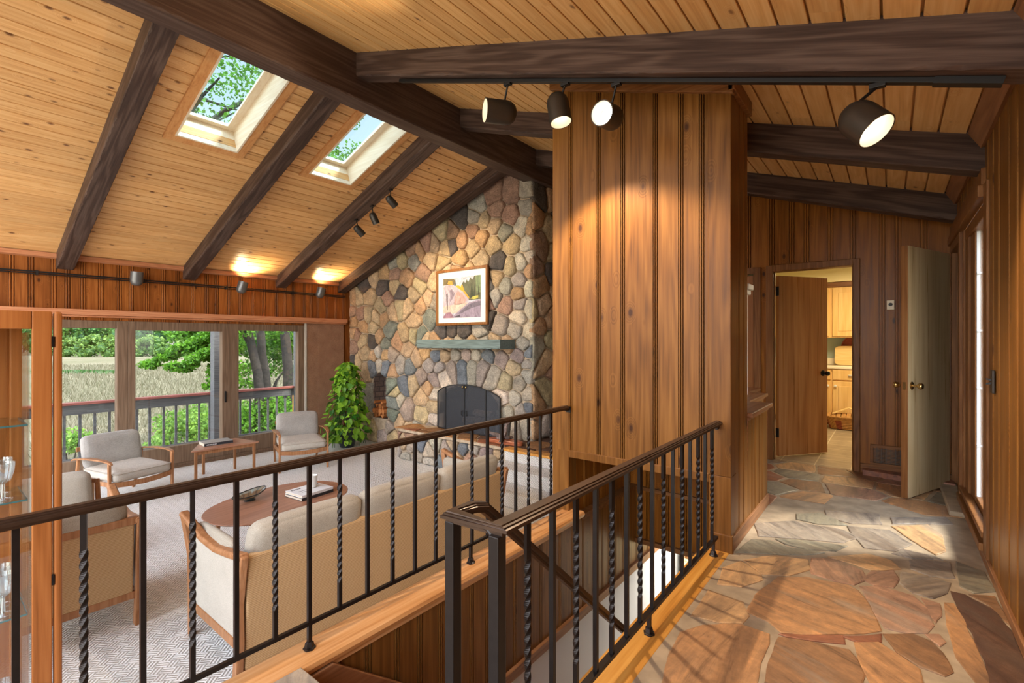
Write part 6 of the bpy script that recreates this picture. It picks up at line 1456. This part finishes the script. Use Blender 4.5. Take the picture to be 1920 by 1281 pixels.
# three-trunk maple just beyond the deck
def trunk_tree(label, path, radii, branches, clusters, ls, dens, seed):
    rnd = random.Random(seed); r = thing('maple_tree', label, 'tree', path[0], 0, 'trees just beyond the deck')
    f = MB(); f.tube(path, radii, 10); part(r, 'trunk', f, M['bark'], smooth=60)
    if branches:
        f = MB()
        for b, r0 in branches: f.tube(b, [r0*(1-.75*i/(len(b)-1)) for i in range(len(b))], 6)
        part(r, 'branches', f, M['bark'], smooth=60)
    f = MB()
    for c, rad, k in clusters: cloud(f, c, rad, int(dens*k), ls, rnd, .6, .48, .22, .6)
    part(r, 'foliage', f, M['leaf'])
W1 = 13.2
def tp(pts, w): return [at_d(a, b, w) for a, b in pts]
def up(v, dz, dx=0, dy=0): return v+Vector((dx, dy, dz))
b0 = at_d(488, 800, W1); b0.z = GZ-.1
cl = [(at_d(px, py, w), rd, k) for px, py, w, rd, k in ((450,640,14.8,.7,1.2),(470,655,15.2,.5,.8),(512,640,15.2,.6,1),(520,618,15.0,.7,1.2),(458,612,12.8,.45,.5),(548,655,15.4,.5,.9),(453,690,14.6,.45,.7),(515,690,15.4,.5,.5),(557,690,15.4,.5,.6),(480,720,15.4,.4,.4),(450,715,14.6,.4,.5),(515,612,13.2,.4,.4),(560,640,15.5,.6,.9),(430,640,14.5,.6,1),(505,668,15.6,.5,.7),(528,672,15.8,.4,.5))]
crown = []
for i in range(60):
    crown.append((Vector((rnd.uniform(-18, -11.2), rnd.uniform(2.4, 12.5), rnd.uniform(5.2, 10.2))), rnd.uniform(.7, 1.2), .62))
tr = tp([(487,740),(483,700),(476,668),(470,640),(462,612)], W1); tr = [b0]+tr+[up(tr[-1], 2.2, -.4, -.6), up(tr[-1], 5.0, -1.2, -1.6)]
brs = []
for i in range(14):
    s = tr[-1]+Vector((rnd.uniform(-.4, .4), rnd.uniform(-.4, .4), rnd.uniform(-2.4, .6))); e = Vector((rnd.uniform(-17, -11.5), rnd.uniform(2.6, 10.5), rnd.uniform(5.6, 9.4)))
    m = (s+e)/2+Vector((rnd.uniform(-.5, .5), rnd.uniform(-.5, .5), rnd.uniform(.1, .9))); brs.append(([s, (s+m)/2+Vector((0,0,.2)), m, e], .085))
trunk_tree('forked maple trunk at the left of the right window, its crown over the skylights', tr, [.17, .13, .12, .115, .11, .105, .10, .05], brs+[(tp([(470,640),(455,622),(440,612)], W1), .12)], cl[:5]+crown, .10, 350, 1)
b1 = at_d(503, 800, 13.8); b1.z = GZ-.1
tr = [b1]+tp([(500,735),(497,700),(491,665),(489,630),(487,608)], 13.8); tr += [up(tr[-1], 3.5, -.5, .8)]
trunk_tree('middle maple trunk in the right window', tr, [.18, .13, .125, .12, .115, .11, .07], [(tp([(512,735),(518,715),(531,697)], 13.9), .06)], cl[5:9], .09, 420, 2)
b2 = at_d(541, 800, 14.6); b2.z = GZ-.1
tr = [b2]+tp([(540,725),(540,690),(537,655),(534,625),(533,606)], 14.6); tr += [up(tr[-1], 3.5, -.3, .6)]
trunk_tree('rightmost maple trunk in the right window, beside the porch post', tr, [.19, .15, .145, .14, .135, .13, .08], [], cl[9:], .09, 420, 3)
# long limb reaching across the middle window
limb = [(410,618),(380,638),(345,655),(310,668),(270,684)]; limb2 = [(414,650),(385,668),(350,686),(322,696)]; limb3 = [(416,690),(404,705),(396,730)]; limb4 = [(410,612),(360,618),(330,632)]
r = thing('maple_limb', 'leafy maple limb reaching across the middle window', 'tree', at_d(415, 640, 12)); f = MB(); g = MB(); rnd = random.Random(8)
for L_, rd, w in ((limb, .30, 12.2), (limb2, .28, 11.9), (limb3, .26, 12.0), (limb4, .36, 12.8), ([(415,625),(395,645),(372,655)], .34, 12.4), ([(414,668),(400,680)], .3, 12.2)):
    p = tp(L_, w); p = [at_d(430, L_[0][1]-2, w)]+p; g.tube(p, [.045*(1-.8*i/(len(p)-1)) for i in range(len(p))], 6)
    for a, b in zip(p[:-1], p[1:]):
        for k in range(5):
            q = a+(b-a)*((k+rnd.random())/5)+Vector((rnd.uniform(-.1,.1), rnd.uniform(-.1,.1), rnd.uniform(-.12,.10))); cloud(f, q, rd*rnd.uniform(.6, 1), 125, .082, rnd, 1.0, .52, .2, .42)
part(r, 'foliage', f, M['leaf']); part(r, 'branches', g, M['bark'], smooth=60)
# shrubs below the deck rail
def shrub(label, c, rad, n, s, seed, mat='shrub'):
    rnd = random.Random(seed); r = thing('green_shrub', label, 'shrub', (c.x, c.y, GZ), 0, 'shrubs below the deck'); f = MB()
    for k in range(6): cloud(f, c+Vector((rnd.uniform(-.5,.5)*rad, rnd.uniform(-.6,.6)*rad, rnd.uniform(-.3,.4)*rad)), rad*.55, n//6, s, rnd, .4, .5, .25)
    f2 = MB()
    for k in range(5): f2.tube([Vector((c.x+rnd.uniform(-.2,.2), c.y+rnd.uniform(-.2,.2), GZ-.05)), c+Vector((rnd.uniform(-.4,.4)*rad, rnd.uniform(-.4,.4)*rad, 0))], [.03, .012], 5)
    part(r, 'foliage', f, M[mat]); part(r, 'stems', f2, M['bark'])
for i, (px, py, w, rad, n, lb) in enumerate(((395,800,14,1.1,2300,'bright shrub below the deck rail right of the middle window'), (345,815,13.2,.85,1500,'light green shrub below the rail in the middle window'), (128,830,12.4,.5,500,'small shrub at the left end of the deck rail'), (305,840,14,.6,700,'low shrub under the left part of the middle window'),
        (460,790,13.2,1.1,2200,'dense shrub below the rail at the left of the right window'), (500,800,14.5,1.2,2200,'dense shrub below the rail behind the maple trunks'), (545,790,14,1.0,1800,'dense shrub below the rail at the right of the right window'))):
    shrub(lb, at_d(px, py, w), rad, int(n*2), .078, 100+i, 'shrub' if i < 4 else 'leaf')
# wooded far edge of the meadow
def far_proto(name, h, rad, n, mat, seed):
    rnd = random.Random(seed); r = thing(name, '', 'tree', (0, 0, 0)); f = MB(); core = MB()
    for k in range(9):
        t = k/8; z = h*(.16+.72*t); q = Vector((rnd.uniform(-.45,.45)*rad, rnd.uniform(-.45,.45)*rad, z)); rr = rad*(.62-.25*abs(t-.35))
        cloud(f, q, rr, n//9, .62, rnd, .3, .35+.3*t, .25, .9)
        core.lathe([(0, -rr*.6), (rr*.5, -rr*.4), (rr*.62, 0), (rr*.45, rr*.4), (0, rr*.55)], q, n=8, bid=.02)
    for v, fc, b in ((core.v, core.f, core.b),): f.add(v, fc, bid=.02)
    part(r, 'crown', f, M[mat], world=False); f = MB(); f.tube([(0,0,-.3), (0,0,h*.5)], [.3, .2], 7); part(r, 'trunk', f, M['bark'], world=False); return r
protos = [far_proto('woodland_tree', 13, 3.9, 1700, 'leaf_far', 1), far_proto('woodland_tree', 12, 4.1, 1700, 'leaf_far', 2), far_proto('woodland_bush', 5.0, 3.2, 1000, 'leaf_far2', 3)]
used = [False]*3; rnd = random.Random(12)
WT = {0: 'dark green tree in the wooded edge beyond the meadow', 1: 'dark green tree in the wooded edge beyond the meadow', 2: 'pale green bush at the foot of the woods beyond the meadow'}
spots_ = [(px+rw*13+rnd.uniform(-3, 3), 140+rw*12, (rw+j) % 2) for rw in range(4) for j, px in enumerate(range(-48, 620, 54))]+[(px+rnd.uniform(-4, 4), 128+rnd.uniform(-1.5, 1.5), 2) for px in (122, 166, 210, 256, 300, 344, 388)]
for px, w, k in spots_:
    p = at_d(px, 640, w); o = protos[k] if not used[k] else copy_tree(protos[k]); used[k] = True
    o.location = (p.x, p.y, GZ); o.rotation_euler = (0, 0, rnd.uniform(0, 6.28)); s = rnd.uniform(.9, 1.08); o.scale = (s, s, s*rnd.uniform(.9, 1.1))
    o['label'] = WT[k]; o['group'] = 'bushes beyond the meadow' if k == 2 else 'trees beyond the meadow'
for px, py0, px2, py1, lb in ((155, 642, 158, 664, 'tallest bare white snag before the woods, seen through the left pane'), (193, 653, 196, 668, 'short leaning bare white snag left of the upright one'), (207, 645, 207, 668, 'upright bare white snag before the woods'), (127, 647, 128, 656, 'small bare white snag at the far left of the woods')):
    a = at_d(px2, py1, 131); a.z = GZ; b = at_d(px, py0, 131); f = MB(); f.tube([a, (a+b)/2+Vector((.1, .15, 0)), b], [.15, .11, .05], 7); tag(f.build('dead_tree', M['drift_pale'], smooth=60), lb, 'dead tree')
# reeds along a dark ditch, tall grass
rnd = random.Random(44); mb = MB()
for i in range(1100):
    p = at_d(rnd.uniform(60, 225), 700, 1); d = (p-_C); p = _C+d*(64+rnd.gauss(0, .5)); h = rnd.uniform(.25, .6); a = rnd.uniform(-.3, .3)
    mb.add([(p.x, p.y-.12, GZ), (p.x, p.y+.12, GZ), (p.x+a, p.y+a, GZ+h)], [(0,1,2)], bid=rnd.uniform(.01, .3))
tag(mb.build('reeds', M['leaf_far']), 'dark line of reeds along a ditch across the meadow', 'reeds', kind='stuff')
mb = MB()
for i in range(24000):
    w = 15+rnd.random()**1.7*70; p = at_d(rnd.uniform(60, 600), 700, 1); d = p-_C; p = _C+d*w; h = rnd.uniform(.25, .6); a, b = rnd.uniform(-.25, .25), rnd.uniform(-.25, .25); q = .008+w*.0005
    mb.add([(p.x-q, p.y-q, GZ), (p.x+q, p.y+q, GZ), (p.x+a, p.y+b, GZ+h)], [(0,1,2)], bid=rnd.uniform(.01, 1))
tag(mb.build('tall_grass', M['blade']), 'tall dry grass standing in the meadow', 'grass', kind='stuff')
SC.cycles.use_denoising = True
SC.cycles.max_bounces = 8; SC.cycles.transparent_max_bounces = 16
SC.cycles.sample_clamp_indirect = 4.0
